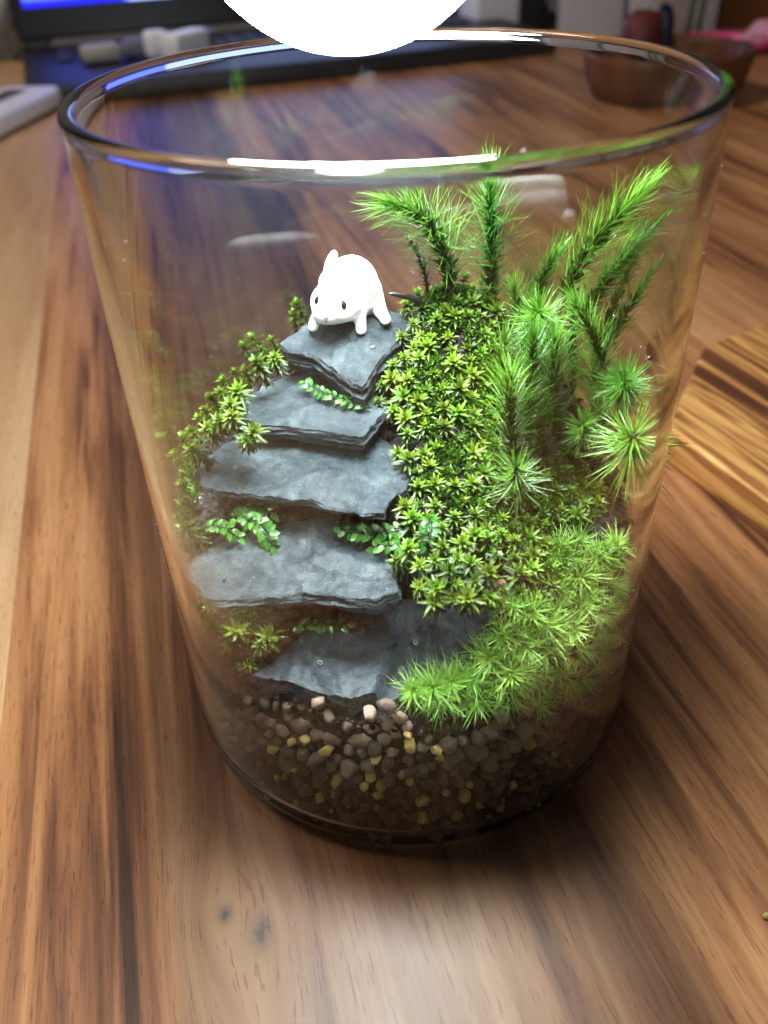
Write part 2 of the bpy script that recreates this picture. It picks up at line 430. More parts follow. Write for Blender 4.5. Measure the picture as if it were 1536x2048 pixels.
# ------------------------------------------------------------------ slate slabs laid as steps
SLABS = []
def slab(pix, P0, kx, ky, thick, seed, label, rough=0.02, chips=(), flare=0.0, layers=11, jag=0.05, tdir=None):
    P0 = np.array(P0, float)
    SLABS.append(([tuple(float(c_) for c_ in on_plane(px, py, P0, kx, ky)[:2]) for px, py in pix], P0, kx, ky, thick))
    top = np.array([on_plane(px, py, P0, kx, ky) for px, py in pix])
    for q in top:
        rr = math.hypot(q[0], q[1]) / (R_IN - 0.10)
        if rr > 1: q[2] += (q[0] / rr - q[0]) * kx + (q[1] / rr - q[1]) * ky; q[0] /= rr; q[1] /= rr
    c = top.mean(0)
    xy = top[:, :2] - c[:2]
    if sum(xy[i - 1][0] * xy[i][1] - xy[i][0] * xy[i - 1][1] for i in range(len(xy))) < 0: xy = xy[::-1]
    # resample the outline, roughen it
    step = 0.075; ring = []
    for i in range(len(xy)):
        a, b = xy[i], xy[(i + 1) % len(xy)]
        n = max(1, int(np.linalg.norm(b - a) / step))
        for k in range(n): ring.append(a + (b - a) * k / n)
    ring = np.array(ring)
    for _ in range(0): ring = 0.5 * ring + 0.25 * np.roll(ring, 1, 0) + 0.25 * np.roll(ring, -1, 0)
    nr = len(ring)
    tang = np.roll(ring, -1, 0) - np.roll(ring, 1, 0); tang /= np.linalg.norm(tang, axis=1)[:, None]
    nor = np.stack([tang[:, 1], -tang[:, 0]], 1)
    for i in range(nr):
        ring[i] += nor[i] * (rough * 0.9 * nz(ring[i][0] * 2.2, ring[i][1] * 2.2, seed) + rough * (abs(nz(ring[i][0] * 5, ring[i][1] * 5, seed + 5)) * 1.6 - .5) + rnd.uniform(-.013, .013))
    def poly_in(p, poly):
        ins = False
        for i in range(len(poly)):
            (x1, y1), (x2, y2) = poly[i - 1], poly[i]
            if (y1 > p[1]) != (y2 > p[1]) and p[0] < (x2 - x1) * (p[1] - y1) / (y2 - y1) + x1: ins = not ins
        return ins
    chipw = [([tuple((on_plane(px, py, P0, kx, ky) - c)[:2]) for px, py in poly], dep) for poly, dep in chips]
    def chip_depth(x, y):
        d = 0
        for poly, dep in chipw:
            dd = min(_segd((x, y), poly[i - 1], poly[i]) for i in range(len(poly)))
            s_ = dd if poly_in((x, y), poly) else -dd
            s_ += 0.05 * nz(x * 5, y * 5, seed + 20)
            d += dep * min(1, max(0, s_ / 0.055 + 0.5))
        return d
    # thin flakes split off along straight breaks near the rim
    rf_ = random.Random(int(seed)); cxy = ring.mean(0)
    flakes = []
    for k in range(7):
        a_ = ring[rf_.randrange(nr)] - cxy; L_ = np.linalg.norm(a_); ang = math.atan2(a_[1], a_[0]) + rf_.uniform(-.7, .7)
        flakes.append((np.array([math.cos(ang), math.sin(ang)]), a_ @ np.array([math.cos(ang), math.sin(ang)]) - rf_.uniform(.12, .55), rf_.uniform(.018, .05), rf_.uniform(0, 9)))
    def flake_depth(x, y):
        d = 0
        for n_, o_, dep, sd in flakes:
            t_ = (np.array([x, y]) - cxy) @ n_ - o_ + 0.06 * (abs(nz(x * 1.8 + sd, y * 1.8, sd)) * 2 - .5)
            d += dep * min(1, max(0, t_ / 0.03))
        return d
    pts = [Vector((float(p[0]), float(p[1]))) for p in ring]
    mn, mx_ = ring.min(0), ring.max(0); g = 0.062
    for iy in range(int((mx_[1] - mn[1]) / g) + 1):
        for ix in range(int((mx_[0] - mn[0]) / g) + 1):
            p = (mn[0] + (ix + 0.5 * (iy % 2)) * g + rnd.uniform(-.015, .015), mn[1] + iy * g + rnd.uniform(-.015, .015))
            if poly_in(p, ring) and np.min(np.hypot(ring[:, 0] - p[0], ring[:, 1] - p[1])) > 0.04: pts.append(Vector(p))
    vv, _, ff, *_r = delaunay_2d_cdt(pts, [(i, (i + 1) % nr) for i in range(nr)], [list(range(nr))], 1, 1e-6)
    if len(vv) != len(pts): vv = pts
    dist = [float(np.min(np.hypot(ring[:, 0] - p[0], ring[:, 1] - p[1]))) if k >= nr else 0.0 for k, p in enumerate(vv)]
    V = []
    for k, p in enumerate(vv):
        z = kx * p[0] + ky * p[1]
        z += 0.018 * nz(p[0] * 1.3, p[1] * 1.3, seed + 9, 4) + 0.012 * nz(p[0] * 6, p[1] * 6, seed + 30, 3)
        z += 0.016 * math.floor(3 * (nz(p[0] * 0.9 + 4, p[1] * 0.9, seed + 40, 3) + 0.5))       # cleavage terraces
        V.append((p[0], p[1], z - chip_depth(p[0], p[1]) - flake_depth(p[0], p[1])))
    Fc = [tuple(f) for f in ff]; ntop = len(Fc)
    # layered broken edge
    rows = [list(range(nr))]
    for L in range(1, layers + 1):
        row = []; lay = rnd.uniform(-1, 1)
        q = L / layers
        for i in range(nr):
            st_ = nz(ring[i][0] * 1.6 + (L // 2) * 3.1, ring[i][1] * 1.6, seed + 50 + (L // 2) * 3.3, 3)
            o = jag * (1.1 * st_ + 0.45 * lay - 0.25) + jag * 0.35 * nz(ring[i][0] * 9, ring[i][1] * 9, seed + L * 2.2, 2)
            o += min(flare, max(0.0, R_IN - 0.06 - math.hypot(ring[i][0] + c[0], ring[i][1] + c[1]))) * q - (0.22 * max(0, q - 0.55))
            p = ring[i] + nor[i] * o
            zt = V[i][2]; zb = kx * ring[i][0] + ky * ring[i][1] - thick * (1 + 0.15 * nz(ring[i][0] * 1.5, ring[i][1] * 1.5, seed + 77))
            zb = min(zb, zt - 0.04)
            row.append(len(V)); V.append((p[0], p[1], zt + (zb - zt) * (q + 0.03 * nz(ring[i][0] * 3, ring[i][1] * 3 + L * 5.0, seed + 3))))
        rows.append(row)
    for r0, r1 in zip(rows[:-1], rows[1:]):
        for i in range(nr):
            j = (i + 1) % nr
            Fc.append((r0[j], r0[i], r1[i], r1[j]))
    Fc.append(tuple(rows[-1])[::-1])
    me = mesh_data('slate_slab', V, Fc, M_slate, True, ntop)
    bm = bmesh.new(); bm.from_mesh(me); bmesh.ops.recalc_face_normals(bm, faces=bm.faces); 
    bm.verts.ensure_lookup_table()
    for e_ in bm.edges:
        if e_.verts[0].index < nr and e_.verts[1].index < nr: e_.smooth = False
    bm.to_mesh(me); bm.free()
    o = link('slate_slab', me, None, c)
    tag(o, label, 'stone slab', 'slate steps in the jar')
    return c
def _segd(p, a, b):
    ax, ay = a; bx, by = b; dx, dy = bx - ax, by - ay
    t = max(0, min(1, ((p[0] - ax) * dx + (p[1] - ay) * dy) / max(dx * dx + dy * dy, 1e-9)))
    return math.hypot(p[0] - ax - t * dx, p[1] - ay - t * dy)
SL1 = (np.array(at(680, 652, y=1.7)), -0.02, 0.30)
slab([(556, 678), (592, 655), (628, 632), (690, 612), (770, 612), (820, 618), (822, 648), (800, 672), (780, 693), (762, 712), (742, 742), (724, 768), (694, 752), (658, 724), (622, 702), (572, 692)],
     *SL1, 0.62, 11.0, 'top slate slab of the stairs, under the white rabbit', chips=(), jag=0.07, layers=13)
SL2 = (np.array(at(650, 858, y=-0.6)), 0.0, 0.14)
slab([(479, 808), (490, 788), (522, 761), (558, 747), (600, 735), (700, 735), (775, 770), (772, 812), (744, 848), (726, 871), (694, 867), (622, 856), (572, 848), (518, 847), (493, 833)],
     *SL2, 0.34, 23.0, 'rounded grey slate slab, second step below the rabbit', jag=0.035, flare=0.05)
SL3 = (np.array(at(600, 990, y=-1.9)), 0.0, 0.16)
slab([(397, 938), (404, 907), (440, 884), (500, 862), (600, 850), (740, 852), (818, 900), (817, 945), (812, 968), (776, 997), (768, 1022), (722, 1018), (676, 1011), (622, 994), (529, 988), (458, 977), (404, 965)],
     *SL3, 0.24, 35.0, 'wide thin slate slab, middle of the five steps', jag=0.04)
SL4 = (np.array(at(600, 1162, y=-3.3)), 0.01, 0.20)
slab([(374, 1190), (361, 1140), (388, 1097), (443, 1070), (551, 1040), (640, 1025), (720, 1040), (770, 1090), (785, 1136), (796, 1174), (748, 1190), (680, 1181), (604, 1174), (500, 1177), (415, 1185)],
     *SL4, 0.36, 47.0, 'glossy wet slate slab with a flaked surface, fourth step down', rough=0.018,
     chips=[([(340, 1200), (340, 1090), (440, 1090), (470, 1125), (520, 1140), (600, 1158), (560, 1240)], 0.07)], flare=0.16, jag=0.04)
SL5 = (np.array(at(690, 1370, y=-4.55)), 0.0, 0.22)
slab([(513, 1336), (565, 1300), (610, 1258), (700, 1222), (793, 1195), (880, 1185), (985, 1205), (994, 1248), (958, 1290), (930, 1318), (871, 1352), (800, 1362), (760, 1374), (704, 1390), (656, 1378), (578, 1353)],
     *SL5, 0.66, 61.0, 'lowest and largest slate slab with a chipped corner, above the gravel', chips=[([(819, 1281), (900, 1287), (965, 1262), (1010, 1300), (900, 1420), (740, 1420), (762, 1350), (785, 1308)], 0.40)], jag=0.06, flare=0.02)

# ------------------------------------------------------------------ soil mound inside the jar
def A(px, py, y): return tuple(at(px, py, y=y))
anchors = [A(900, 590, 1.9), A(1000, 610, 2.1), A(830, 630, 1.7), A(800, 700, 1.2), A(780, 800, 0.2), A(820, 900, -0.9), A(830, 1000, -1.9),
           A(820, 1100, -3.0), A(830, 1195, -3.9), A(950, 1200, -4.1), A(1000, 800, 0.6), A(1000, 900, -0.5), A(1000, 1000, -1.6), A(1000, 1100, -2.8),
           A(1150, 900, 0.0), A(1200, 1000, -1.2), A(1100, 1240, -4.0), A(1150, 1340, -4.2), A(1000, 1370, -4.8), A(1130, 740, 1.4), A(1230, 1150, -3.0),
           # under the slabs
           (-1.1, 1.6, 8.75), (-0.9, 0.3, 8.05), (-1.6, -0.3, 7.55), (-1.6, -1.2, 6.95), (-2.0, -2.0, 6.45), (-2.2, -2.8, 5.75), (-2.0, -3.6, 5.15), (-1.2, -4.3, 4.35), (-1.3, -5.1, 4.0), (0.2, -5.0, 3.95), (1.2, -4.6, 4.1),
           # left edge
           A(600, 650, 2.0), A(540, 705, 1.3), A(470, 775, 0.5), A(410, 840, -0.3), A(385, 930, -1.1), A(380, 1030, -1.9), A(380, 1110, -2.5), A(430, 1250, -3.6), A(500, 1330, -4.4),
           (-3.4, -4.0, 4.3), (-5.0, -1.8, 5.3), (-4.9, 0.0, 5.7),
           # falling away behind
           (-3.2, 2.2, 7.2), (-1.2, 3.4, 7.9), (1.2, 3.4, 8.8), (3.2, 2.8, 7.6), (0, 4.9, 6.8), (4.6, 1.4, 6.6), (-4.6, 1.4, 5.4)]
AN = np.array(anchors)
def _phi(r2): return np.where(r2 > 1e-9, 0.5 * r2 * np.log(np.maximum(r2, 1e-9)), 0)
_n = len(AN)
_K = _phi(((AN[:, None, :2] - AN[None, :, :2]) ** 2).sum(-1)) + np.eye(_n) * 0.25
_P = np.column_stack([np.ones(_n), AN[:, :2]])
_sol = np.linalg.solve(np.block([[_K, _P], [_P.T, np.zeros((3, 3))]]), np.append(AN[:, 2], np.zeros(3)))
def soil_h(x, y):
    p = np.stack([np.atleast_1d(x), np.atleast_1d(y)], -1).astype(float)
    k = _phi(((p[:, None, :] - AN[None, :, :2]) ** 2).sum(-1))
    return k @ _sol[:_n] + _sol[_n] + p @ _sol[_n + 1:]
_G = 121; _gx = np.linspace(-6, 6, _G)
_GH = np.array([soil_h(_gx, np.full(_G, yy)) for yy in _gx]).tolist()
def soil_h1(x, y):
    u = min(max((x + 6) * 10, 0), _G - 1.001); v = min(max((y + 6) * 10, 0), _G - 1.001)
    i, j = int(u), int(v); a, b = u - i, v - j
    return (_GH[j][i] * (1 - a) + _GH[j][i + 1] * a) * (1 - b) + (_GH[j + 1][i] * (1 - a) + _GH[j + 1][i + 1] * a) * b
def _pin(p, poly):
    ins = False
    for i in range(len(poly)):
        (x1, y1), (x2, y2) = poly[i - 1], poly[i]
        if (y1 > p[1]) != (y2 > p[1]) and p[0] < (x2 - x1) * (p[1] - y1) / (y2 - y1) + x1: ins = not ins
    return ins
BBOX = {}
def carve(x, y, h):
    for poly, P0, kx, ky, th in SLABS:
        bb = BBOX.setdefault(id(poly), (min(q[0] for q in poly), max(q[0] for q in poly), min(q[1] for q in poly), max(q[1] for q in poly)))
        if x < bb[0] - .45 or x > bb[1] + .45 or y < bb[2] - .45 or y > bb[3] + .45: continue
        d = min(_segd((x, y), poly[i - 1], poly[i]) for i in range(len(poly)))
        sd = -d if _pin((x, y), poly) else d
        if sd < 0.45:
            zb = P0[2] + kx * (x - P0[0]) + ky * (y - P0[1]) - th * 0.75
            w = min(1, max(0, (0.45 - sd) / 0.35))
            if h > zb: h = h + (zb - h) * w
    return h
NA, NR = 220, 70
V = []; 
for j in range(NR):
    r = R_SOIL * j / (NR - 1) if j else 0.02
    for i in range(NA):
        a = 2 * math.pi * i / NA; V.append([r * math.cos(a), r * math.sin(a), 0])
V = np.array(V); V[:, 2] = soil_h(V[:, 0], V[:, 1])
for v in V:
    v[2] = carve(v[0], v[1], v[2])
    v[2] += 0.11 * nz(v[0] * 2.2, v[1] * 2.2, 3.0, 4) + 0.05 * nz(v[0] * 7, v[1] * 7, 9.0, 2)
Fc = grid_faces(NA, NR, True)
top_n = len(V)
side = []
NS = 22
for j in range(1, NS):
    q = j / (NS - 1)
    for i in range(NA):
        zt = V[(NR - 1) * NA + i][2]; z = zt + (0.33 - zt) * q
        a = 2 * math.pi * i / NA
        rr = R_SOIL - 0.10 * abs(nz(math.cos(a) * 9, math.sin(a) * 9, z * 2.2, 2))
        if z < 0.86: rr -= 0.52 * (1 - math.sqrt(max(0, 1 - ((0.86 - z) / 0.56) ** 2)))
        side.append((rr * math.cos(a), rr * math.sin(a), z))
base = (NR - 1) * NA
V = list(map(tuple, V)) + side
Fc += grid_faces(NA, NS, True, base)
Fc.append(tuple(range(base + (NS - 1) * NA, base + NS * NA))[::-1]); Fc.append(tuple(range(NA)))
soil = link('soil_mound', mesh_data('soil_mound', V, Fc, M_soil))
tag(soil, 'dark wet soil mound sloping up to the back inside the jar', 'soil', kind='stuff')

def surf(px, py, rmax=5.0):
    """first point of the soil surface seen along a pixel ray, plus the surface normal"""
    d = ray(px, py); t = 8.0; p = None; inside = False
    while t < 40:
        q = CAM + d * t
        r = math.hypot(q[0], q[1])
        if r < rmax:
            h = soil_h1(q[0], q[1])
            if q[2] < h or not inside and q[2] < h:
                p = q; break
            inside = True
        elif inside: p = CAM + d * (t - 0.05); break
        t += 0.05
    if p is None: p = CAM + d * t
    e = 0.25
    gx = (soil_h1(p[0] + e, p[1]) - soil_h1(p[0] - e, p[1])) / (2 * e); gy = (soil_h1(p[0], p[1] + e) - soil_h1(p[0], p[1] - e)) / (2 * e)
    nrm = Vector((-gx, -gy, 1)).normalized()
    return np.array(p), nrm


# ------------------------------------------------------------------ gravel: clay granules and yellow pumice behind the front glass
def blob_mesh(name, m, seed, sub=2, amp=0.25, sq=(1, 1, 1), freq=1.3):
    bm = bmesh.new(); bmesh.ops.create_icosphere(bm, subdivisions=sub, radius=1.0)
    for v in bm.verts:
        d = v.co.normalized()
        k = 1 + amp * nz(d.x * freq + seed, d.y * freq, d.z * freq, 3)
        v.co = Vector((d.x * sq[0], d.y * sq[1], d.z * sq[2])) * k
    V = [v.co.copy() for v in bm.verts]; bm.verts.index_update(); Fc = [[v.index for v in f.verts] for f in bm.faces]; bm.free()
    return mesh_data(name, V, Fc, m)
PEB = {k: [blob_mesh(k, m, 10 * i + sd, 2, 0.5, (1, rnd.uniform(.75, 1), rnd.uniform(.7, .95))) for i in range(7)]
       for k, m, sd in (('clay_granule', M_clay, 1), ('dark_granule', M_dark, 100), ('pumice_stone', M_pumice, 200))}
def rand_rot(r=rnd): return (r.uniform(0, 6.28), r.uniform(0, 6.28), r.uniform(0, 6.28))
def peb(kind, p, r, label, group):
    o = link(kind, rnd.choice(PEB[kind]), None, p, rand_rot(), (r * rnd.uniform(.85, 1.15), r * rnd.uniform(.85, 1.15), r * rnd.uniform(.85, 1.15)))
    return tag(o, label, 'pebble', group)
def wall_z(a):
    x, y = R_IN * math.cos(a), R_IN * math.sin(a)
    return carve(x, y, soil_h1(x, y))
def wall_point(px, py, inset):
    """where a pixel ray meets the inner wall of the jar at the front"""
    d = ray(px, py); R = R_IN - inset
    A_, B_, C_ = d[0] ** 2 + d[1] ** 2, d[0] * CAM[0] + d[1] * CAM[1], CAM[0] ** 2 + CAM[1] ** 2 - R * R
    D_ = B_ * B_ - A_ * C_
    return None if D_ < 0 else CAM + d * ((-B_ - math.sqrt(D_)) / A_)
placed = []
def far_enough(px, py, dmin):
    for x, y, d in placed:
        if (x - px) ** 2 + (y - py) ** 2 < (0.5 * (d + dmin)) ** 2: return False
    return True
LB = 'brown clay granule in the gravel band under the lowest slate slab'
def gravel_place(px, py):
    col = ('at the left' if px < 600 else 'left of centre' if px < 760 else 'right of centre' if px < 920 else 'at the right' if px < 1080 else 'at the far right')
    row = ('in the top row' if py < 1500 else 'in the middle rows' if py < 1580 else 'in the lowest rows')
    return row + ' of the gravel ' + col
LY = 'yellow pumice pebble showing in the dark drainage layer'
for px, py, r in [(555, 1433, 22), (615, 1432, 27), (575, 1450, 15), (663, 1425, 16), (520, 1452, 18), (672, 1460, 24), (722, 1462, 30), (742, 1420, 17), (775, 1405, 17), (768, 1463, 16), (780, 1436, 14),
                  (790, 1455, 13), (785, 1490, 17), (700, 1488, 14), (508, 1388, 15), (470, 1385, 16), (540, 1395, 14), (585, 1400, 17), (640, 1398, 14), (530, 1425, 12), (490, 1420, 14), (700, 1440, 14),
                  (745, 1445, 13), (800, 1425, 14), (815, 1445, 13), (640, 1460, 14), (600, 1468, 14), (560, 1475, 13), (450, 1400, 13), (465, 1420, 13)]:
    q = wall_point(px, py, 0.12 + r / 110)
    peb('clay_granule', q, r / 85 * 0.92, ('big' if r > 18 else 'medium' if r > 14 else 'little') + ' brown clay granule ' + gravel_place(px, py), 'clay granules ' + gravel_place(px, py)); placed.append((px, py, r * 1.7))
for px, py, r in [(617, 1470, 15), (657, 1492, 15), (553, 1489, 12), (590, 1474, 9), (752, 1507, 12), (742, 1543, 14), (730, 1562, 12), (764, 1560, 13), (757, 1580, 11), (678, 1550, 14), (645, 1585, 12), (630, 1525, 7),
                  (577, 1543, 10), (562, 1545, 8), (528, 1516, 8), (510, 1490, 10), (805, 1540, 11), (820, 1553, 10), (845, 1590, 15), (910, 1618, 16), (925, 1580, 15), (995, 1605, 12), (1050, 1478, 13), (845, 1625, 13),
                  (755, 1605, 9), (600, 1597, 9), (548, 1578, 9), (975, 1625, 10), (1020, 1560, 9), (890, 1575, 10), (700, 1600, 8), (1090, 1600, 9), (935, 1560, 8), (532, 1560, 7), (1065, 1595, 8), (640, 1622, 9), (820, 1480, 15),
                  (872, 1490, 13), (878, 1506, 11), (815, 1460, 9), (955, 1600, 9), (1000, 1590, 8), (770, 1530, 7), (480, 1470, 8), (595, 1530, 7), (668, 1610, 7), (1100, 1500, 8), (1130, 1520, 8)]:
    q = wall_point(px, py, 0.04 + r / 160)
    peb('pumice_stone', q, r / 85 * 0.85, ('large' if r > 11 else 'small') + ' yellow pumice pebble ' + gravel_place(px, py), 'yellow pumice pebbles ' + gravel_place(px, py)); placed.append((px, py, r * 1.9))
cnt = 0; tries = 0
while cnt < 290 and tries < 6000:
    tries += 1
    px, py = rnd.uniform(430, 1230), rnd.uniform(1400, 1690)
    q = wall_point(px, py, 0.16)
    if q is None or q[2] < 0.42 or q[1] > -1.0: continue
    if q[2] < 0.8: q = wall_point(px, py, 0.16 + 0.5 * (1 - math.sqrt(max(0, 1 - ((0.8 - q[2]) / 0.55) ** 2))))
    if q is None: continue
    if q[2] > wall_z(math.atan2(q[1], q[0])) + 0.05: continue
    if px > 900 and py < 1500 and rnd.random() < .6: continue
    r = rnd.uniform(9, 20)
    if not far_enough(px, py, r * 1.3): continue
    peb('dark_granule', q, r / 85, ('large' if r > 15.5 else 'middling' if r > 12 else 'small') + ' dark granule ' + gravel_place(px, py), 'dark granules ' + gravel_place(px, py)); placed.append((px, py, r * 1.3)); cnt += 1

# ------------------------------------------------------------------ wet crumbs over the bare soil (uncountable)
V, Fc = [], []
ico = bmesh.new(); bmesh.ops.create_icosphere(ico, subdivisions=1, radius=1.0)
iv = [v.co.copy() for v in ico.verts]; ico.verts.index_update(); ifc = [[v.index for v in f.verts] for f in ico.faces]; ico.free()
r2 = random.Random(3)
for k in range(5200):
    a = r2.uniform(0, 2 * math.pi); rr = (R_IN - 0.12) * math.sqrt(r2.random())
    x, y = rr * math.cos(a), rr * math.sin(a)
    if y > 3.2: continue
    skip = False
    for poly, P0, kx, ky, th in SLABS:
        if _pin((x, y), poly): skip = True; break
    if skip and r2.random() < 0.93: continue
    z = carve(x, y, soil_h1(x, y)) + 0.11 * nz(x * 2.2, y * 2.2, 3.0, 4)
    s_ = 0.03 + 0.09 * r2.random() ** 2.2
    M = Matrix.Rotation(r2.uniform(0, 6), 3, 'X') @ Matrix.Rotation(r2.uniform(0, 6), 3, 'Z')
    st = Vector((s_ * r2.uniform(.7, 1.7), s_ * r2.uniform(.6, 1.1), s_ * r2.uniform(.5, .9)))
    b = len(V)
    for c in iv:
        w = M @ Vector((c.x * st.x, c.y * st.y, c.z * st.z)) * r2.uniform(.75, 1.2)
        V.append((x + w.x, y + w.y, z + w.z))
    Fc += [[b + i for i in f] for f in ifc]
tag(link('soil_crumbs', mesh_data('soil_crumbs', V, Fc, M_crumb)), 'wet dark crumbs of soil covering the mound', 'soil', kind='stuff')

# ------------------------------------------------------------------ leaves
class LeafMesh:
    """leaves welded to a stem: every leaf starts from the stem's own vertices, so a plant stays one piece"""
    def __init__(s): s.V = []; s.F = []; s.T = []
    def stem(s, path, radii, n=5, tip=0.0):
        b = len(s.V); v, f = tube(path, radii, n)
        s.V += [tuple(q) for q in v]; s.F += [[b + i for i in q] for q in f]; s.T += [tip] * len(v)
        return b
    def leaf(s, root, a, b_, d, up, length, width, curl=0.3, segs=3, t0=0.1, t1=1.0, fold=0.35, shape=None, lat=0.0):
        """blade from root point along d, bending towards -up by curl; a, b_ are stem vertex ids shared by the blade base"""
        d = Vector(d).normalized(); up = Vector(up); sd = d.cross(up)
        if sd.length < 1e-4: sd = d.orthogonal()
        sd.normalize(); up = sd.cross(d).normalized()
        p = Vector(root); prev = None; st = length / segs
        prof = shape or [0.75, 1.0, 0.62, 0.0]
        cur = d.copy()
        for k in range(segs + 1):
            q = k / segs
            w = width * 0.5 * np.interp(q, np.linspace(0, 1, len(prof)), prof)
            t = t0 + (t1 - t0) * q
            if k == segs:
                s.V.append(tuple(p)); s.T.append(t); tipi = len(s.V) - 1
                l, m, r = prev; s.F.append([l, m, tipi]); s.F.append([m, r, tipi]); break
            if k == 0 and a is not None:
                s.V.append(tuple(p - up * 0)); s.T.append(t); m = len(s.V) - 1
                row = (a, m, b_)
            else:
                i0 = len(s.V)
                s.V += [tuple(p - sd * w + up * w * fold), tuple(p), tuple(p + sd * w + up * w * fold)]; s.T += [t] * 3
                row = (i0, i0 + 1, i0 + 2)
            if prev is not None:
                s.F.append([prev[0], prev[1], row[1], row[0]]); s.F.append([prev[1], prev[2], row[2], row[1]])
            prev = row
            cur = (cur - up * (curl / segs) + sd * (lat / segs)).normalized(); sd = cur.cross(up).normalized(); up = sd.cross(cur).normalized()
            p = p + cur * st
    def data(s, name, m):
        me = mesh_data(name, s.V, s.F, m)
        at_ = me.attributes.new('tip', 'FLOAT', 'POINT'); at_.data.foreach_set('value', [float(t) for t in s.T])
        return me

# star moss rosettes --------------------------------------------------------
def star_mesh(seed):
    r = random.Random(seed); L = LeafMesh()
    h = 0.34
    path = [(0, 0, -0.25), (0.01, 0, 0), (0.0, 0.01, h * 0.6), (0, 0, h)]
    b = L.stem(path, [0.035, 0.032, 0.028, 0.02], 5, 0.05)
    rings = [(-0.10, 6, 0.10, 0.26, -0.35), (0.05, 7, 0.0, 0.28, -0.15), (0.18, 8, 0.30, 0.29, 0.05), (0.27, 8, 0.55, 0.28, 0.30), (0.32, 8, 0.75, 0.24, 0.62), (0.34, 6, 0.95, 0.17, 1.1)]
    for z, n, t1, ln, el in rings:
        ph = r.uniform(0, 6)
        for k in range(n):
            a = ph + 2 * math.pi * k / n + r.uniform(-.2, .2)
            e = el + r.uniform(-.18, .18)
            d = (math.cos(a) * math.cos(e), math.sin(a) * math.cos(e), math.sin(e))
            up = (-math.cos(a) * math.sin(e), -math.sin(a) * math.sin(e), math.cos(e))
            lv = 3 if z > 0.25 else 2 if z > 0.12 else 1
            i0 = b + lv * 5 + int((a % (2 * math.pi)) / (2 * math.pi) * 5) % 5
            L.leaf((0, 0, z), i0, b + lv * 5 + (i0 - b - lv * 5 + 1) % 5, d, up, ln * r.uniform(.75, 1.2), 0.078, r.uniform(.2, .7) if el < 0.5 else r.uniform(-.1, .3), 3, max(0.02, t1 - 0.45), min(1, t1 + 0.25))
    return L.data('moss_rosette', M_star)
STARS = [star_mesh(s_) for s_ in range(8)]
def upright(nrm, spin, tilt=0.0):
    q = Vector((0, 0, 1)).rotation_difference(Vector(nrm).normalized())
    return q @ Matrix.Rotation(spin, 3, 'Z').to_quaternion()
def rosette(px, py, sc, label, group, nm=None):
    p, n = surf(px, py)
    n = (n * 0.7 + Vector((0, -0.15, 0.75)) + Vector((rnd.uniform(-.3, .3), rnd.uniform(-.3, .3), 0))).normalized()
    p = Vector(p) - n * 0.16 * sc
    if math.hypot(p.x, p.y) > R_IN - 0.22:
        k = (R_IN - 0.22) / math.hypot(p.x, p.y); p.x *= k; p.y *= k
    tag(link('moss_rosette', rnd.choice(STARS), None, p, upright(n, rnd.uniform(0, 6.28)), sc), label, 'moss', group)
right_poly = [(818, 610), (850, 580), (900, 570), (960, 560), (1010, 640), (1005, 720), (975, 790), (990, 850), (1000, 930), (1060, 950), (1140, 900), (1190, 960), (1200, 1030), (1110, 1050), (1075, 1080), (1100, 1130),
              (1180, 1190), (1100, 1200), (1030, 1190), (960, 1215), (930, 1195), (860, 1200), (825, 1150), (795, 1115), (850, 1080), (800, 1025), (835, 965), (775, 900), (800, 850), (748, 805), (778, 740), (800, 690)]
pts = []; tries = 0
while tries < 16000 and len(pts) < 245:
    tries += 1
    px, py = rnd.uniform(745, 1200), rnd.uniform(560, 1215)
    if not _pin((px, py), right_poly): continue
    if any((px - x) ** 2 + (py - y) ** 2 < (27 if py > 760 else 24) ** 2 for x, y in pts): continue
    if (880 < px < 1080 and 1095 < py < 1180) and rnd.random() < .75: continue
    pts.append((px, py))
for px, py in pts:
    zone = ('on the ridge right of the rabbit' if py < 760 else 'on the right bank beside middle slabs' if py < 1000 else 'low on the right bank above feathery moss')
    zone += (', near the slabs' if px < 850 + max(0, py - 1000) * .2 else ', mid-slope' if px < 950 + max(0, py - 1000) * .3 else ', nearer the glass')
    sc_ = rnd.uniform(0.62, 1.25)
    rosette(px, py, sc_, ('small' if sc_ < .83 else 'medium' if sc_ < 1.04 else 'large') + ' star moss rosette ' + zone, 'star moss rosettes ' + zone)
for px, py in [(600, 622), (588, 640), (606, 645), (508, 688), (545, 688), (528, 708), (552, 722), (520, 735), (490, 700), (470, 752), (452, 772), (440, 792), (492, 752), (428, 806), (462, 818), (478, 790), (400, 842), (384, 868), (412, 830),
               (468, 838), (492, 880), (505, 868), (370, 885), (352, 915), (376, 935), (366, 958), (382, 978), (354, 988), (350, 1005), (376, 1040), (386, 1062), (358, 1038), (362, 1105), (372, 1010), (395, 905), (420, 862), (440, 845),
               (500, 1212), (480, 1255), (548, 1270), (412, 1215), (440, 1240), (530, 1288), (505, 1322), (465, 1280), (400, 1245), (435, 1205)]:
    zone = ('along the left rim of the mound beside the top slabs' if py < 860 else 'at the left glass beside the middle slabs' if py < 1150 else 'in the lower left corner beside the lowest slab')
    sc_ = rnd.uniform(0.85, 1.2)
    rosette(px, py, sc_, ('smaller' if sc_ < .97 else 'middling' if sc_ < 1.09 else 'bigger') + ' star moss rosette ' + zone, 'star moss rosettes ' + zone)

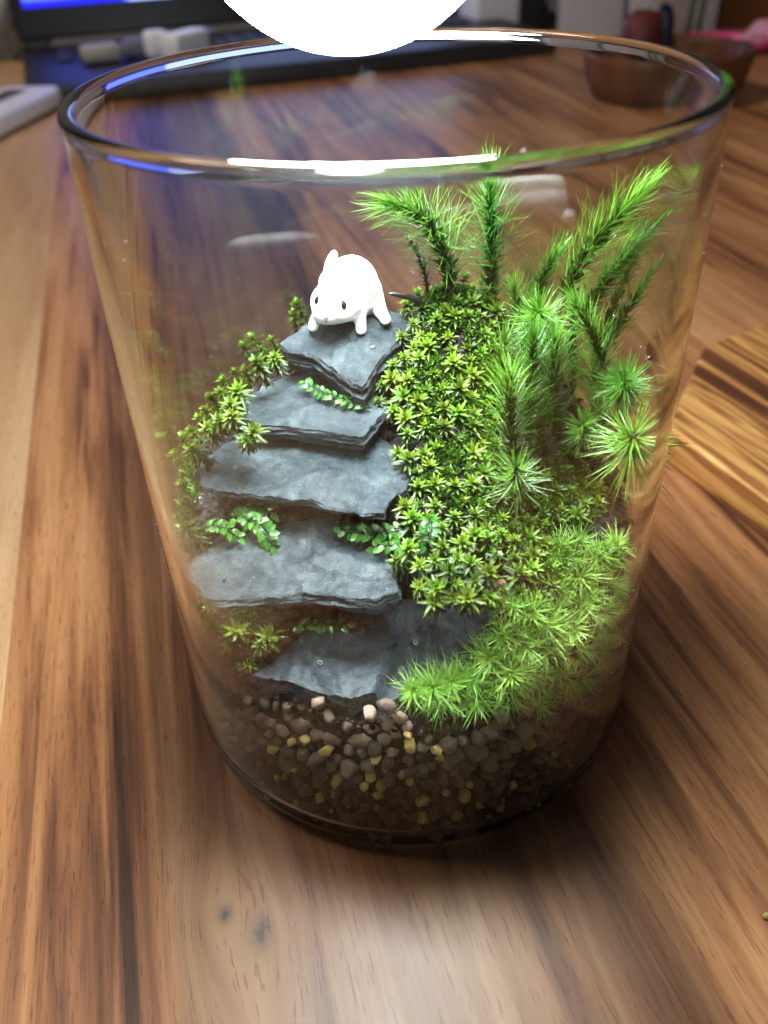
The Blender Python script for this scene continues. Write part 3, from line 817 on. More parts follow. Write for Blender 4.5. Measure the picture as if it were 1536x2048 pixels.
# tall haircap / feather moss stems -----------------------------------------
def bez(P, n):
    P = [Vector(p) for p in P]; out = []
    for i in range(n + 1):
        t = i / n; Q = P[:]
        while len(Q) > 1: Q = [Q[k].lerp(Q[k + 1], t) for k in range(len(Q) - 1)]
        out.append(Q[0])
    return out
def plume(pix, label, nl=170, ln=0.85, start=0.25, spread=0.9, name='feather_moss', w=0.026, curl=0.8, m=None, seed=0, tipgreen=1.0):
    """pix: (px, py, y) control points from the foot to the tip"""
    r = random.Random(seed); nl = int(nl * 1.55)
    P = [Vector(at(a, b, y=c)) for a, b, c in pix]
    o = P[0].copy()
    path = [q - o for q in bez(P, 16)]
    t_ = thing(name, o, label, 'moss', 'tall feathery moss stems at the right')
    sv, sf = tube(path, [0.045 - 0.025 * i / 16 for i in range(17)], 6)
    link('stem', mesh_data('stem', sv, sf, M_stem), t_)
    L = LeafMesh()
    b = L.stem(path, [0.03] * 17, 5, 0.05)
    tl = sum((path[i + 1] - path[i]).length for i in range(16))
    for k in range(nl):
        q = start + (1 - start) * (k / (nl - 1)) ** 0.9
        i = min(15, int(q * 16)); f = q * 16 - i
        p = path[i].lerp(path[i + 1], f); tg = (path[i + 1] - path[i]).normalized()
        a = k * 2.39996 + r.uniform(-.3, .3)
        x = tg.orthogonal().normalized(); y = tg.cross(x)
        rad = x * math.cos(a) + y * math.sin(a)
        op = 1.42 * spread * (1 - 0.6 * q ** 6) + r.uniform(-.2, .2)              # opening angle, closing to the tip
        d = (tg * math.cos(op) + rad * math.sin(op)).normalized()
        up = (tg * math.sin(op) - rad * math.cos(op))
        le = 1.25 * ln * (r.uniform(.7, 1.2) if r.random() > .12 else r.uniform(.3, .7)) * (0.75 + 0.35 * math.sin(math.pi * min(1, q * 1.05)))
        i0 = b + i * 5 + k % 5
        L.leaf(p, i0, b + i * 5 + (k + 1) % 5, d, up, le, w * r.uniform(.8, 1.2), -curl * r.uniform(-.3, 1.5), 4, 0.22 + 0.42 * q, tipgreen * (0.5 + 0.5 * q), 0.25, [0.9, 1.0, 0.75, 0.45, 0.0], r.uniform(-.35, .35))
    fo = link('needles', L.data('needles', m or M_hair), t_); fo['kind'] = 'stuff'
    return t_
plume([(905, 640, 1.9), (905, 500, 1.7), (870, 410, 1.5), (775, 405, 1.3)], 'feathery moss plume arching left above the rabbit side of the ridge', 210, 0.88, 0.2, 0.95, seed=1)
plume([(985, 650, 2.2), (985, 540, 2.2), (985, 460, 2.2), (980, 350, 2.1)], 'upright feathery moss plume with dark stem reaching up to the jar rim', 200, 0.85, 0.12, 0.9, seed=2)
plume([(1105, 720, 1.3), (1115, 560, 1.2), (1190, 470, 1.0), (1300, 375, 0.7)], 'tallest feathery moss plume arching right, bright green with brown lower stem', 230, 0.85, 0.33, 0.8, seed=3)
plume([(1140, 740, 1.8), (1150, 620, 1.8), (1230, 530, 1.8), (1340, 450, 1.5)], 'feathery moss plume behind the tallest one, its tip touching the right glass', 200, 0.8, 0.3, 0.8, seed=4)
plume([(1190, 790, 1.0), (1215, 690, 1.0), (1250, 610, 1.0), (1335, 535, 0.8)], 'small olive feathery moss plume leaning on the right glass', 120, 0.6, 0.35, 0.8, seed=5, tipgreen=0.6)
plume([(1060, 700, 2.3), (1060, 620, 2.4), (1075, 560, 2.4), (1120, 500, 2.4)], 'dark feathery moss plume in the gap between the upright and tallest plumes', 170, 0.75, 0.1, 0.9, seed=6, tipgreen=0.7)
plume([(1070, 720, 1.2), (1080, 670, 1.0), (1080, 630, 0.7), (1078, 618, 0.3)], 'round ball-topped moss head behind the star moss ridge', 170, 0.62, 0.45, 1.2, seed=7, tipgreen=0.85)
plume([(1225, 800, 0.0), (1215, 720, -0.1), (1190, 660, -0.2), (1148, 595, -0.3)], 'spiky bright moss shoot pointing up and left near the right glass', 130, 0.55, 0.3, 0.6, seed=8, curl=0.1)
plume([(1235, 850, 0.1), (1250, 800, -0.2), (1255, 770, -0.6), (1252, 755, -1.0)], 'dense ball-shaped moss head at the right glass above the star-shaped one', 200, 0.62, 0.4, 1.2, seed=9)
plume([(1255, 960, -0.8), (1262, 920, -1.1), (1265, 890, -1.5), (1265, 868, -2.0)], 'large star-shaped moss head with long drooping needles at right glass', 95, 0.9, 0.5, 1.25, seed=10, w=0.036, curl=-0.5)
plume([(1040, 980, -1.2), (1020, 880, -1.0), (1015, 800, -1.0), (1020, 745, -1.0)], 'dark green spiky moss shoot rising from the middle of the right bank', 180, 0.72, 0.1, 0.75, seed=11, curl=0.15)
plume([(1060, 900, -0.4), (1060, 800, -0.4), (1065, 730, -0.4), (1068, 668, -0.5)], 'tall thin dark green moss shoot between two other spiky shoots', 170, 0.7, 0.1, 0.65, seed=12, curl=0.1)
plume([(1115, 880, -0.1), (1108, 800, -0.1), (1105, 740, -0.2), (1112, 672, -0.3)], 'spiky green moss shoot left of the ball-shaped heads', 170, 0.7, 0.1, 0.65, seed=13, curl=0.1)
plume([(1170, 900, -0.2), (1168, 880, -0.4), (1168, 860, -0.7), (1166, 845, -1.0)], 'small round moss head between spiky shoots and star-shaped head', 110, 0.5, 0.5, 1.25, seed=14, tipgreen=0.8)
plume([(1040, 1000, -1.6), (1035, 970, -1.7), (1032, 945, -1.9), (1030, 925, -2.2)], 'bright spiky star at the foot of the dark green shoots', 80, 0.55, 0.2, 1.0, seed=15, curl=0.1)
plume([(850, 600, 2.2), (860, 570, 2.1), (850, 530, 2.0), (822, 482, 1.9)], 'withered black moss twig under the left-arching plume', 45, 0.35, 0.3, 0.8, seed=16, tipgreen=0.0, m=M_twig)

for k, (pp, lab) in enumerate((([(1030, 720, 1.6), (1035, 660, 1.6), (1040, 610, 1.7), (1030, 570, 1.7)], 'dark fuzzy moss shoot just right of the upright plume foot'),
                               ([(1150, 800, 1.4), (1150, 720, 1.5), (1140, 660, 1.5), (1155, 610, 1.5)], 'dark fuzzy moss shoot in the shade under the tallest plume'),
                               ([(1100, 860, 0.5), (1090, 790, 0.6), (1085, 740, 0.6), (1090, 690, 0.6)], 'dark fuzzy moss shoot behind the thin spiky shoots'),
                               ([(1190, 870, 0.6), (1195, 800, 0.6), (1200, 750, 0.6), (1195, 700, 0.6)], 'olive moss shoot standing between spiky shoot and ball-shaped heads'),
                               ([(1230, 930, -0.4), (1220, 880, -0.4), (1205, 840, -0.5), (1200, 800, -0.5)], 'olive moss shoot behind the star-shaped head'),
                               ([(1090, 930, -0.6), (1085, 890, -0.6), (1075, 850, -0.6), (1090, 810, -0.7)], 'short dark green shoot low among the spiky shoots'),
                               ([(1200, 720, 1.6), (1215, 650, 1.7), (1240, 590, 1.8), (1290, 520, 1.8)], 'thin dark plume between the two right-leaning plumes'),
                               ([(1010, 830, 0.6), (1000, 770, 0.6), (1000, 720, 0.6), (1010, 670, 0.6)], 'dark green shoot at the right border of the star moss'))):
    plume(pp, lab, 120, 0.62, 0.08, 0.85, seed=30 + k, curl=0.7, tipgreen=0.62)

# bright cushion-moss tufts at the lower right --------------------------------
def tuft_mesh(seed):
    r = random.Random(seed); L = LeafMesh()
    b = L.stem([(0, 0, -0.25), (0, 0, 0), (0, 0, 0.12), (0, 0, 0.2)], [0.05, 0.05, 0.04, 0.02], 6, 0.1)
    sw = Vector((r.uniform(-.4, .4), r.uniform(-.4, .4), 0))
    for k in range(125):
        q = k / 124
        a = k * 2.39996 + r.uniform(-.5, .5); e = -0.3 + 1.5 * q ** 0.85 + r.uniform(-.3, .3)
        d = Vector((math.cos(a) * math.cos(e), math.sin(a) * math.cos(e), math.sin(e))) + sw * r.uniform(0, 1)
        up = (-math.cos(a) * math.sin(e), -math.sin(a) * math.sin(e), math.cos(e))
        lv = 1 + int(q * 1.9)
        L.leaf((0, 0, 0.02 + 0.16 * q), b + 6 * lv + k % 6, b + 6 * lv + (k + 1) % 6, d, up, r.uniform(.45, 1.1) * (1 - 0.35 * q), r.uniform(.026, .046), r.uniform(-.5, 1.3), 6, 0.35 + .3 * q, 0.6 + 0.4 * q, 0.3, [0.9, 1.0, 0.9, 0.7, 0.5, 0.28, 0.0], r.uniform(-.9, .9))
    return L.data('moss_tuft', M_tuft)
TUFTS = [tuft_mesh(50 + k) for k in range(6)]
for px, py, sc in [(1110, 1090, .8), (1150, 1080, .8), (1185, 1115, .75), (1225, 1090, .8), (1245, 1130, .85), (1155, 1150, .85), (1205, 1165, .85), (1150, 1205, .9), (1185, 1215, .85), (1228, 1195, .85), (1100, 1215, .8), (1050, 1220, .8),
                   (1018, 1208, .6), (1085, 1245, .9), (1130, 1250, .95), (1190, 1262, .9), (1000, 1262, .75), (1040, 1285, .9), (1090, 1290, 1.), (1140, 1292, .95), (1190, 1310, .8), (978, 1305, .85), (1015, 1335, .95), (1060, 1340, 1.),
                   (1105, 1340, .9), (1150, 1350, .8), (900, 1352, .8), (940, 1355, .9), (865, 1362, .85), (825, 1372, .7), (885, 1388, .8), (1010, 1375, .9), (955, 1388, .85), (1060, 1390, .8), (1215, 1240, .8)] + [(x + rnd.uniform(-22, 22), y + rnd.uniform(-16, 16), rnd.uniform(.5, .8)) for x, y in ((1130, 1110), (1170, 1180), (1120, 1180), (1210, 1135), (1070, 1265), (1110, 1270), (1160, 1270), (1025, 1250), (1065, 1310), (1120, 1315), (1165, 1325), (1035, 1360), (990, 1350), (915, 1375), (845, 1385), (1085, 1365), (1130, 1370), (1200, 1280), (1240, 1165), (1215, 1215))]:
    p, n = surf(px, py, R_IN - 0.35)
    n = (n * 0.5 + Vector((0, -0.35, 0.6)) + Vector((rnd.uniform(-.35, .35), rnd.uniform(-.3, .3), 0))).normalized()
    zone = ('in front of the chipped slab corner' if px < 960 else 'along the right glass' if px > 1170 else 'in the thick cushion at the lower right')
    tag(link('moss_tuft', rnd.choice(TUFTS), None, Vector(p) - n * 0.05, upright(n, rnd.uniform(0, 6.28)), sc), ('small' if sc < .72 else 'medium' if sc < .86 else 'large') + ' bright green moss tuft ' + zone + (', upper part' if py < 1200 else ', lower part' if py > 1310 else ', middle part'), 'moss', 'bright moss tufts ' + zone)

# ------------------------------------------------------------------ white rabbit figurine on the top slab
def ellipsoid(c, rad, dirv=None, seg=24):
    """ellipsoid verts/faces; rad = (side, side, along dirv)"""
    bm = bmesh.new(); bmesh.ops.create_uvsphere(bm, u_segments=seg, v_segments=seg // 2, radius=1.0)
    q = Vector((0, 0, 1)).rotation_difference(Vector(dirv).normalized()) if dirv is not None else None
    V = []
    for v in bm.verts:
        p = Vector((v.co.x * rad[0], v.co.y * rad[1], v.co.z * rad[2]))
        if q: p = q @ p
        V.append(p + Vector(c))
    bm.verts.index_update(); Fc = [[v.index for v in f.verts] for f in bm.faces]; bm.free()
    return V, Fc
RO = on_plane(676, 654, *SL1)
def RP(px, py, dy): return Vector(at(px, py, y=RO[1] + dy)) - Vector(RO)
def foot(px, py): return Vector(on_plane(px, py, *SL1)) - Vector(RO)
parts = []
HEAD_C, HEAD_R = RP(664, 603, -0.22), (0.49, 0.47, 0.46)
parts.append(ellipsoid(HEAD_C, HEAD_R))
parts.append(ellipsoid(HEAD_C + Vector((-0.10, -0.16, -0.12)), (0.36, 0.33, 0.28)))              # muzzle and cheeks
parts.append(ellipsoid(HEAD_C + Vector((0.14, -0.06, -0.12)), (0.38, 0.36, 0.30)))
parts.append(ellipsoid(RP(703, 570, 0.55), (0.62, 0.80, 0.66)))
parts.append(ellipsoid(RP(690, 590, 0.12), (0.52, 0.55, 0.55)))
parts.append(ellipsoid(RP(718, 585, 0.85), (0.55, 0.60, 0.58)))
def limb(pts, rads):
    for (a, b), (r0, r1) in zip(zip(pts[:-1], pts[1:]), zip(rads[:-1], rads[1:])):
        for k in range(6):
            t = k / 5; parts.append(ellipsoid(a.lerp(b, t), (r0 + (r1 - r0) * t,) * 3, None, 12))
for fx, fy, sx, sy, dy, rr in ((627, 655, 640, 618, -0.15, (0.17, 0.14, 0.125)), (722, 661, 716, 612, -0.15, (0.20, 0.15, 0.13))):
    f_ = foot(fx, fy) + Vector((0, 0, 0.12)); s_ = RP(sx, sy, dy + 0.1)
    limb([s_, s_.lerp(f_, 0.55) + Vector((0, 0.03, 0)), f_], rr)
    parts.append(ellipsoid(f_ + Vector((0, -0.09, -0.02)), (0.125, 0.17, 0.10)))
for fx, fy, sx, sy, dy in ((766, 638, 742, 590, 0.7), (650, 632, 668, 590, 0.75)):
    f_ = foot(fx, fy) + Vector((0, 0, 0.12)); s_ = RP(sx, sy, dy)
    limb([s_, s_.lerp(f_, 0.6), f_], (0.30, 0.19, 0.14))
    parts.append(ellipsoid(f_ + Vector((0.05, -0.14, -0.02)), (0.13, 0.22, 0.10)))
e0, e1 = RP(652, 556, 0.05), RP(669, 499, 0.28)                                                # ears laid back
parts.append(ellipsoid((e0 + e1) / 2, (0.135, 0.085, (e1 - e0).length / 2 + 0.03), e1 - e0))
e0, e1 = RP(694, 560, 0.1), RP(704, 508, 0.42)
parts.append(ellipsoid((e0 + e1) / 2, (0.14, 0.09, (e1 - e0).length / 2 + 0.03), e1 - e0))
parts.append(ellipsoid(RP(663, 565, 0.02), (0.30, 0.34, 0.32)))
parts.append(ellipsoid(RP(735, 590, 1.45), (0.2, 0.2, 0.2)))                                     # tail
V, Fc = [], []
for v, f in parts:
    b = len(V); V += v; Fc += [[b + i for i in q] for q in f]
tmp = link('tmp_rabbit', mesh_data('tmp', V, Fc))
md = tmp.modifiers.new('r', 'REMESH'); md.mode = 'VOXEL'; md.voxel_size = 0.00028; md.use_smooth_shade = True
m2 = tmp.modifiers.new('s', 'SMOOTH'); m2.factor = 0.5; m2.iterations = 7
dg = bpy.context.evaluated_depsgraph_get()
rme = bpy.data.meshes.new_from_object(tmp.evaluated_get(dg))
bpy.data.objects.remove(tmp)
rme.name = 'body'; rme.materials.clear()
mw, nt, bs = mat('white_resin')
bs.inputs['Base Color'].default_value = (0.83, 0.80, 0.78, 1); bs.inputs['Roughness'].default_value = 0.42
bs.inputs['Subsurface Weight'].default_value = 0.25; bs.inputs['Subsurface Radius'].default_value = (0.0012, 0.0009, 0.0008); bs.inputs['Subsurface Scale'].default_value = 1.0
bump(nt, bs, noise_tex(nt, tcoord(nt), 8.0, 3), 0.12, 0.0004)
rme.materials.append(mw)
rme.polygons.foreach_set('use_smooth', [True] * len(rme.polygons))
rab = thing('rabbit_figurine', RO, 'tiny white rabbit figurine with black eyes on the top slate slab', 'figurine')
link('body', rme, rab)
from mathutils.bvhtree import BVHTree
bvh = BVHTree.FromPolygons([v.co / S for v in rme.vertices], [list(p.vertices) for p in rme.polygons])
def on_rabbit(px, py):
    d = Vector(ray(px, py)).normalized(); o = Vector(CAM) - Vector(RO)
    h = bvh.ray_cast(o, d); return h[0], h[1]
M_eye = plain('rabbit_eye', (0.010, 0.007, 0.009), 0.25)
M_nose = plain('rabbit_nose', (0.62, 0.22, 0.19), 0.5)
for px, py, w_, h_ in ((633, 596, 0.066, 0.10), (687, 606, 0.072, 0.105)):
    c, n = on_rabbit(px, py)
    if c is None: continue
    V, Fc = ellipsoid((0, 0, 0), (w_, h_, 0.022), None, 16)
    # teardrop: narrow the top
    V = [Vector((v.x * (1 - 0.45 * max(0, v.y / h_)), v.y, v.z)) for v in V]
    up = Vector((0, 0, 1)); x = up.cross(n).normalized(); yv = n.cross(x)
    Mx = Matrix((x, yv, n)).transposed()
    V = [Mx @ v for v in V]
    link('eye', mesh_data('eye', V, Fc, M_eye), rab, c)
for k, path in enumerate(([(646, 629), (651, 632), (650, 637), (652, 641)], [(657, 629), (651, 632)])):
    pp = [on_rabbit(*q) for q in path]
    pp = [a + b * 0.004 for a, b in pp if a is not None]
    if len(pp) > 1:
        V, Fc = tube(pp, [0.019] * len(pp), 6)
        link('mouth' if k == 0 else 'nose', mesh_data('nose', V, Fc, M_nose), rab)

# ------------------------------------------------------------------ leafy green sprigs between the steps
L = LeafMesh()
b = L.stem([(0, 0, 0), (0.03, 0, 0)], [0.012, 0.008], 4, 0.2)
L.leaf((0.02, 0, 0), b + 4, b + 5, (1, 0, 0), (0, 0, 1), 0.20, 0.115, 0.6, 5, 0.35, 1.0, 0.22, [0.35, 0.9, 1.0, 0.85, 0.55, 0.0])
LEAF = L.data('leaf', M_sprig)
def sprig(P, label, n=8, sc=1.0, seed=0):
    r = random.Random(seed); P = [Vector(p) for p in P]; o = P[0].copy(); n = int(n * 1.5)
    path = [q - o for q in bez(P, 10)]
    t_ = thing('leafy_sprig', o, label, 'plant', 'small leafy sprigs between the slate steps')
    v, f = tube(path, [0.022 - 0.001 * i for i in range(11)], 5)
    link('stem', mesh_data('stem', v, f, M_sprig), t_)
    for k in range(n):
        q = 0.08 + 0.9 * k / (n - 1); i = min(9, int(q * 10)); p = path[i].lerp(path[i + 1], q * 10 - i)
        tg = (path[i + 1] - path[i]).normalized()
        sdv = tg.cross(Vector((0, -0.4, 0.9))).normalized() * (1 if k % 2 else -1)
        upv = Vector((0, -0.45, 0.85))
        d = (sdv * r.uniform(.5, 1.0) + tg * r.uniform(.2, .9) + upv * r.uniform(-.3, .6)).normalized()
        upv = (upv + Vector((r.uniform(-.6, .6), r.uniform(-.6, .6), r.uniform(-.2, .2)))).normalized()
        if k == n - 1: d = tg
        z = (upv - d * upv.dot(d)).normalized(); y = z.cross(d)
        o_ = link('leaf', LEAF, t_, p, Matrix((d, y, z)).transposed().to_quaternion(), sc * r.uniform(.8, 1.15))
    return t_
def onp(SLn, px, py, h):
    d = ray(px, py); n = Vector((-SLn[1], -SLn[2], 1)); p = on_plane(px, py, *SLn)
    return Vector(p - d * (h / -(d @ np.array(n))))
def ons(px, py, h): return Vector(surf(px, py)[0]) + Vector((0, 0, h))
sprig([onp(SL2, 742, 812, .12), onp(SL2, 690, 800, .18), onp(SL2, 650, 785, .22), onp(SL2, 606, 762, .30)], 'fern-like green sprig lying across the second slate slab', 17, 0.95, 1)
sprig([onp(SL4, 408, 1020, .25), onp(SL4, 440, 1005, .35), onp(SL4, 480, 990, .4), onp(SL4, 522, 975, .45)], 'round-leaved sprig creeping up under the middle slab edge', 14, 0.85, 2)
sprig([onp(SL4, 455, 1030, .2), onp(SL4, 490, 1020, .45), onp(SL4, 530, 1040, .4), onp(SL4, 545, 1085, .15)], 'glossy sprig hanging over the back of the fourth slab', 19, 1.25, 3)
sprig([onp(SL4, 400, 1055, .2), onp(SL4, 430, 1040, .3), onp(SL4, 455, 1045, .3), onp(SL4, 480, 1070, .2)], 'dull green sprig left of the glossy hanging sprig', 15, 1.0, 4)
sprig([onp(SL4, 470, 1005, .3), onp(SL4, 500, 1005, .4), onp(SL4, 520, 1005, .42), onp(SL4, 540, 1020, .35)], 'broad-leaved sprig right above the glossy hanging one', 9, 1.4, 5)
sprig([onp(SL4, 815, 1050, .35), onp(SL4, 780, 1060, .35), onp(SL4, 730, 1062, .3), onp(SL4, 684, 1055, .3)], 'dark green sprig drooping beneath the right end of middle slab', 15, 1.15, 6)
sprig([onp(SL4, 830, 1090, .3), onp(SL4, 800, 1080, .3), onp(SL4, 770, 1082, .25), onp(SL4, 750, 1090, .2)], 'short dark sprig at the right edge of the fourth slab', 9, 1.1, 7)
sprig([onp(SL5, 570, 1255, .12), onp(SL5, 610, 1235, .2), onp(SL5, 650, 1240, .18), onp(SL5, 692, 1245, .12)], 'small round-leaved sprig at the back of the lowest slab', 13, 1.0, 8)
sprig([ons(850, 1040, .2), ons(860, 1055, .3), ons(870, 1075, .3), ons(850, 1100, .2)], 'dark leafy sprig among the star moss right of fourth slab', 10, 1.0, 9)

# ------------------------------------------------------------------ low carpet of moss leaves between the rosettes (uncountable)
def to_px(p):
    d = np.array(p) - CAM; z = d @ FW
    return IW / 2 + F_PX * (d @ camR) / z, IH / 2 - F_PX * (d @ camU) / z
V, Fc, T = [], [], []
left_poly = [(590, 610), (630, 640), (560, 690), (560, 740), (490, 770), (470, 810), (510, 870), (480, 890), (400, 880), (395, 950), (400, 1060), (370, 1110), (345, 1110), (345, 900), (400, 800), (480, 690)]
low_poly = [(385, 1200), (520, 1200), (600, 1250), (520, 1330), (450, 1340), (400, 1270)]
tuft_poly = [(1080, 1085), (1180, 1100), (1260, 1095), (1265, 1180), (1220, 1300), (1150, 1370), (1060, 1410), (820, 1400), (880, 1340), (960, 1290), (1000, 1220), (1110, 1190)]
TV, TF, TT = [], [], []
k = 0
while k < 15000:
    k += 1
    a = r2.uniform(0, 2 * math.pi); rr = (R_IN - 0.25) * math.sqrt(r2.random())
    x, y = rr * math.cos(a), rr * math.sin(a)
    if y > 3: continue
    h0 = soil_h1(x, y); z = carve(x, y, h0)
    if h0 - z > 0.1: continue
    px, py = to_px((x, y, z))
    tp = _pin((px, py), tuft_poly)
    if not (tp or _pin((px, py), right_poly) or _pin((px, py), left_poly) or _pin((px, py), low_poly)): continue
    if not tp and nz(x * 1.4, y * 1.4, 77) < -0.28: continue
    AV, AF, AT = (TV, TF, TT) if tp else (V, Fc, T)
    b = len(AV); n = 4 if tp else 5
    for q in range(n):
        d = Vector((r2.gauss(0, .6), r2.gauss(0, .6) - .25, r2.uniform(.3, 1.1))).normalized(); sd = d.cross(Vector((r2.uniform(-1, 1), r2.uniform(-1, 1), .3))).normalized()
        l = r2.uniform(.12, .26) * (2.0 if tp else 1.0); w = 0.016 if tp else 0.03; z0 = z + r2.uniform(0, .10)
        p0 = Vector((x + r2.uniform(-.06, .06), y + r2.uniform(-.06, .06), z0)); b = len(AV)
        AV += [p0 - sd * w * .6, p0 + sd * w * .6, p0 + d * l * .5 + sd * w, p0 + d * l * .5 - sd * w, p0 + d * l + Vector((0, 0, -l * .2))]
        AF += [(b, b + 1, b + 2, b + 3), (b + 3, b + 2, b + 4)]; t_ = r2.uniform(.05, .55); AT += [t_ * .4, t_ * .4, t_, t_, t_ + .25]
for nm, AV, AF, AT, m, lab in (('moss_carpet', V, Fc, T, M_star, 'low dark green moss filling the gaps between star rosettes'), ('fine_moss_carpet', TV, TF, TT, M_tuft, 'fine short moss blades filling the gaps between bright tufts')):
    me = mesh_data(nm, AV, AF, m); at_ = me.attributes.new('tip', 'FLOAT', 'POINT'); at_.data.foreach_set('value', [float(t) for t in AT])
    tag(link(nm, me), lab, 'moss', kind='stuff')
# dust and water specks on the glass (uncountable)
V, Fc = [], []
for k in range(170):
    a = r2.uniform(-2.9, -0.25); z = r2.uniform(3.5, 14.0); s_ = r2.uniform(.004, .010); rr = r_out(z) + 0.002
    c = Vector((rr * math.cos(a), rr * math.sin(a), z)); b = len(V)
    V += [c + Vector((q.x * s_, q.y * s_, q.z * s_ * r2.uniform(.8, 1.6))) for q in iv]; Fc += [[b + i for i in f] for f in ifc]
tag(link('dust_specks', mesh_data('dust_specks', V, Fc, plain('dust', (.6, .58, .55), .5))), 'fine pale dust specks on the outside of the glass', 'dust', kind='stuff')

# ------------------------------------------------------------------ seeds, pebbles, specks
def bit(name, m, p, r, label, sq=(1, .8, .7), seed=0):
    o = link(name, blob_mesh(name, m, 300 + seed, 2, 0.2, sq), None, p, (0.2 * seed, 0.1, 0.7 * seed), r)
    return tag(o, label, 'pebble')
bit('seed', M_seed, onp(SL5, 707, 1241, .09), 0.125, 'shiny brown seed behind the lowest slate slab', (1, .72, .7), 1)
for k, (px, py) in enumerate(((733, 1236), (745, 1246), (727, 1253), (752, 1232))):
    tag(bit('grain', M_seed, onp(SL5, px, py, .04), 0.05, '', seed=2 + k), 'tiny orange grain beside the brown seed', 'grain', 'orange grains beside the seed')
bit('pebble', M_white_peb, ons(997, 1112, .12), 0.085, 'tiny white pebble in the soil low on the right bank', seed=7)
bit('pebble', M_seed, ons(1100, 1130, .10), 0.12, 'brown pebble half hidden by bright moss on the right bank', seed=8)
bit('pebble', M_seed, ons(998, 1168, .10), 0.13, 'reddish brown pebble at the lower edge of star moss', seed=9)
bit('pebble', M_dark, onp(SL5, 685, 1277, .04), 0.05, 'black speck of soil lying on the lowest slate slab', seed=10)
M_ring = plain('pale_ring', (0.22, 0.22, 0.19), 0.5)
def ring(SLn, px, py, r, label):
    V, Fc = [], []
    for i in range(18):
        a = 2 * math.pi * i / 18
        for k in range(6):
            b_ = 2 * math.pi * k / 6
            V.append(((r + 0.011 * math.cos(b_)) * math.cos(a), 0.75 * (r + 0.011 * math.cos(b_)) * math.sin(a), 0.013 * math.sin(b_)))
    Fc = [(i * 6 + k, i * 6 + (k + 1) % 6, ((i + 1) % 18) * 6 + (k + 1) % 6, ((i + 1) % 18) * 6 + k) for i in range(18) for k in range(6)]
    tag(link('shell_ring', mesh_data('shell_ring', V, Fc, M_ring), None, onp(SLn, px, py, 0.035), (0.2, 0, px)), label, 'speck')
ring(SL3, 470, 930, .055, 'tiny pale ring on the left of the middle slate slab')
ring(SL5, 643, 1317, .055, 'tiny pale ring on the lowest slab near the front edge')
ring(SL5, 831, 1277, .055, 'tiny pale ring on the lowest slab above the chip')
ring(SL1, 745, 690, .05, 'tiny pale ring on the top slab right of the rabbit')
V, Fc = tube(bez([Vector(at(850, 615, y=1.8)), Vector(at(830, 585, y=1.7)), Vector(at(805, 590, y=1.6)), Vector(at(778, 584, y=1.5))], 10), [0.10, .09, .085, .08, .075, .07, .06, .06, .05, .045, .03], 7)
for i, v in enumerate(V): v += Vector((nz(i * .7, 1), nz(i * .7, 5), nz(i * .7, 9))) * 0.04
tag(link('twig', mesh_data('twig', V, Fc, M_twig)), 'short black twig poking left out of the ridge behind the rabbit', 'twig')
for px, py, y in ((1293, 712, -2.6),):
    tag(link('speck', blob_mesh('speck', M_twig, 500, 1, .2), None, at(px, py, y=y), None, 0.05), 'single dark speck stuck to the right side of glass', 'speck')

# ------------------------------------------------------------------ charred wooden board on the right
def striped_mat():
    m, nt, bs = mat('charred_board')
    v0 = tcoord(nt); sep0 = N(nt, 'ShaderNodeSeparateXYZ'); nt.links.new(v0, sep0.inputs[0])
    cc = N(nt, 'ShaderNodeCombineXYZ'); nt.links.new(sep0.outputs[0], cc.inputs[0])
    nt.links.new(mathn(nt, 'SUBTRACT', sep0.outputs[1], mathn(nt, 'MULTIPLY', sep0.outputs[2], 0.9)), cc.inputs[1])
    v = cc.outputs[0]; sep = N(nt, 'ShaderNodeSeparateXYZ'); nt.links.new(v, sep.inputs[0])
    c = N(nt, 'ShaderNodeCombineXYZ')
    nt.links.new(mathn(nt, 'MULTIPLY', sep.outputs[0], 0.05), c.inputs[0]); nt.links.new(mathn(nt, 'MULTIPLY', sep.outputs[1], 0.9), c.inputs[1])
    c.inputs[2].default_value = 1.7
    f = noise_tex(nt, c.outputs[0], 1.0, 2, 0.45, 0.5)
    c2 = N(nt, 'ShaderNodeCombineXYZ')
    nt.links.new(mathn(nt, 'MULTIPLY', sep.outputs[0], 0.3), c2.inputs[0]); nt.links.new(mathn(nt, 'MULTIPLY', sep.outputs[1], 12.0), c2.inputs[1])
    g = noise_tex(nt, c2.outputs[0], 1.0, 4, 0.6)
    f = mathn(nt, 'ADD', f, mathn(nt, 'MULTIPLY', mathn(nt, 'SUBTRACT', g, 0.5), 0.12))
    col = ramp(nt, f, [(0.34, (0.74, 0.40, 0.13)), (0.42, (0.34, 0.12, 0.03)), (0.455, (0.76, 0.44, 0.15)), (0.485, (0.62, 0.29, 0.08)), (0.515, (0.15, 0.05, 0.016)), (0.55, (0.72, 0.37, 0.11)), (0.59, (0.26, 0.09, 0.025)), (0.68, (0.10, 0.035, 0.014))])
    nt.links.new(col, bs.inputs['Base Color']); bs.inputs['Roughness'].default_value = 0.5
    bump(nt, bs, mathn(nt, 'ADD', f, mathn(nt, 'MULTIPLY', g, 0.2)), 0.5, 0.002)
    return m
HB = 1.35
b0 = at(1335, 852, z=HB); b1 = at(1536, 1002, z=HB); b2 = at(1408, 690, z=HB); b3 = at(1536, 646, z=HB)
ex = Vector(b1 - b0); ex.z = 0; ex.normalize(); ey = Vector((-ex.y, ex.x, 0))
d2 = Vector(b2 - b0); d3 = Vector(b3 - b2); d3.z = 0; d3.normalize()
far = d2 + d3 * 20
outline = [(0, 0), (20, 0), (far.dot(ex), far.dot(ey)), (d2.dot(ex), d2.dot(ey))]
bm = bmesh.new()
vs_ = [bm.verts.new((p[0], p[1], 0)) for p in outline]
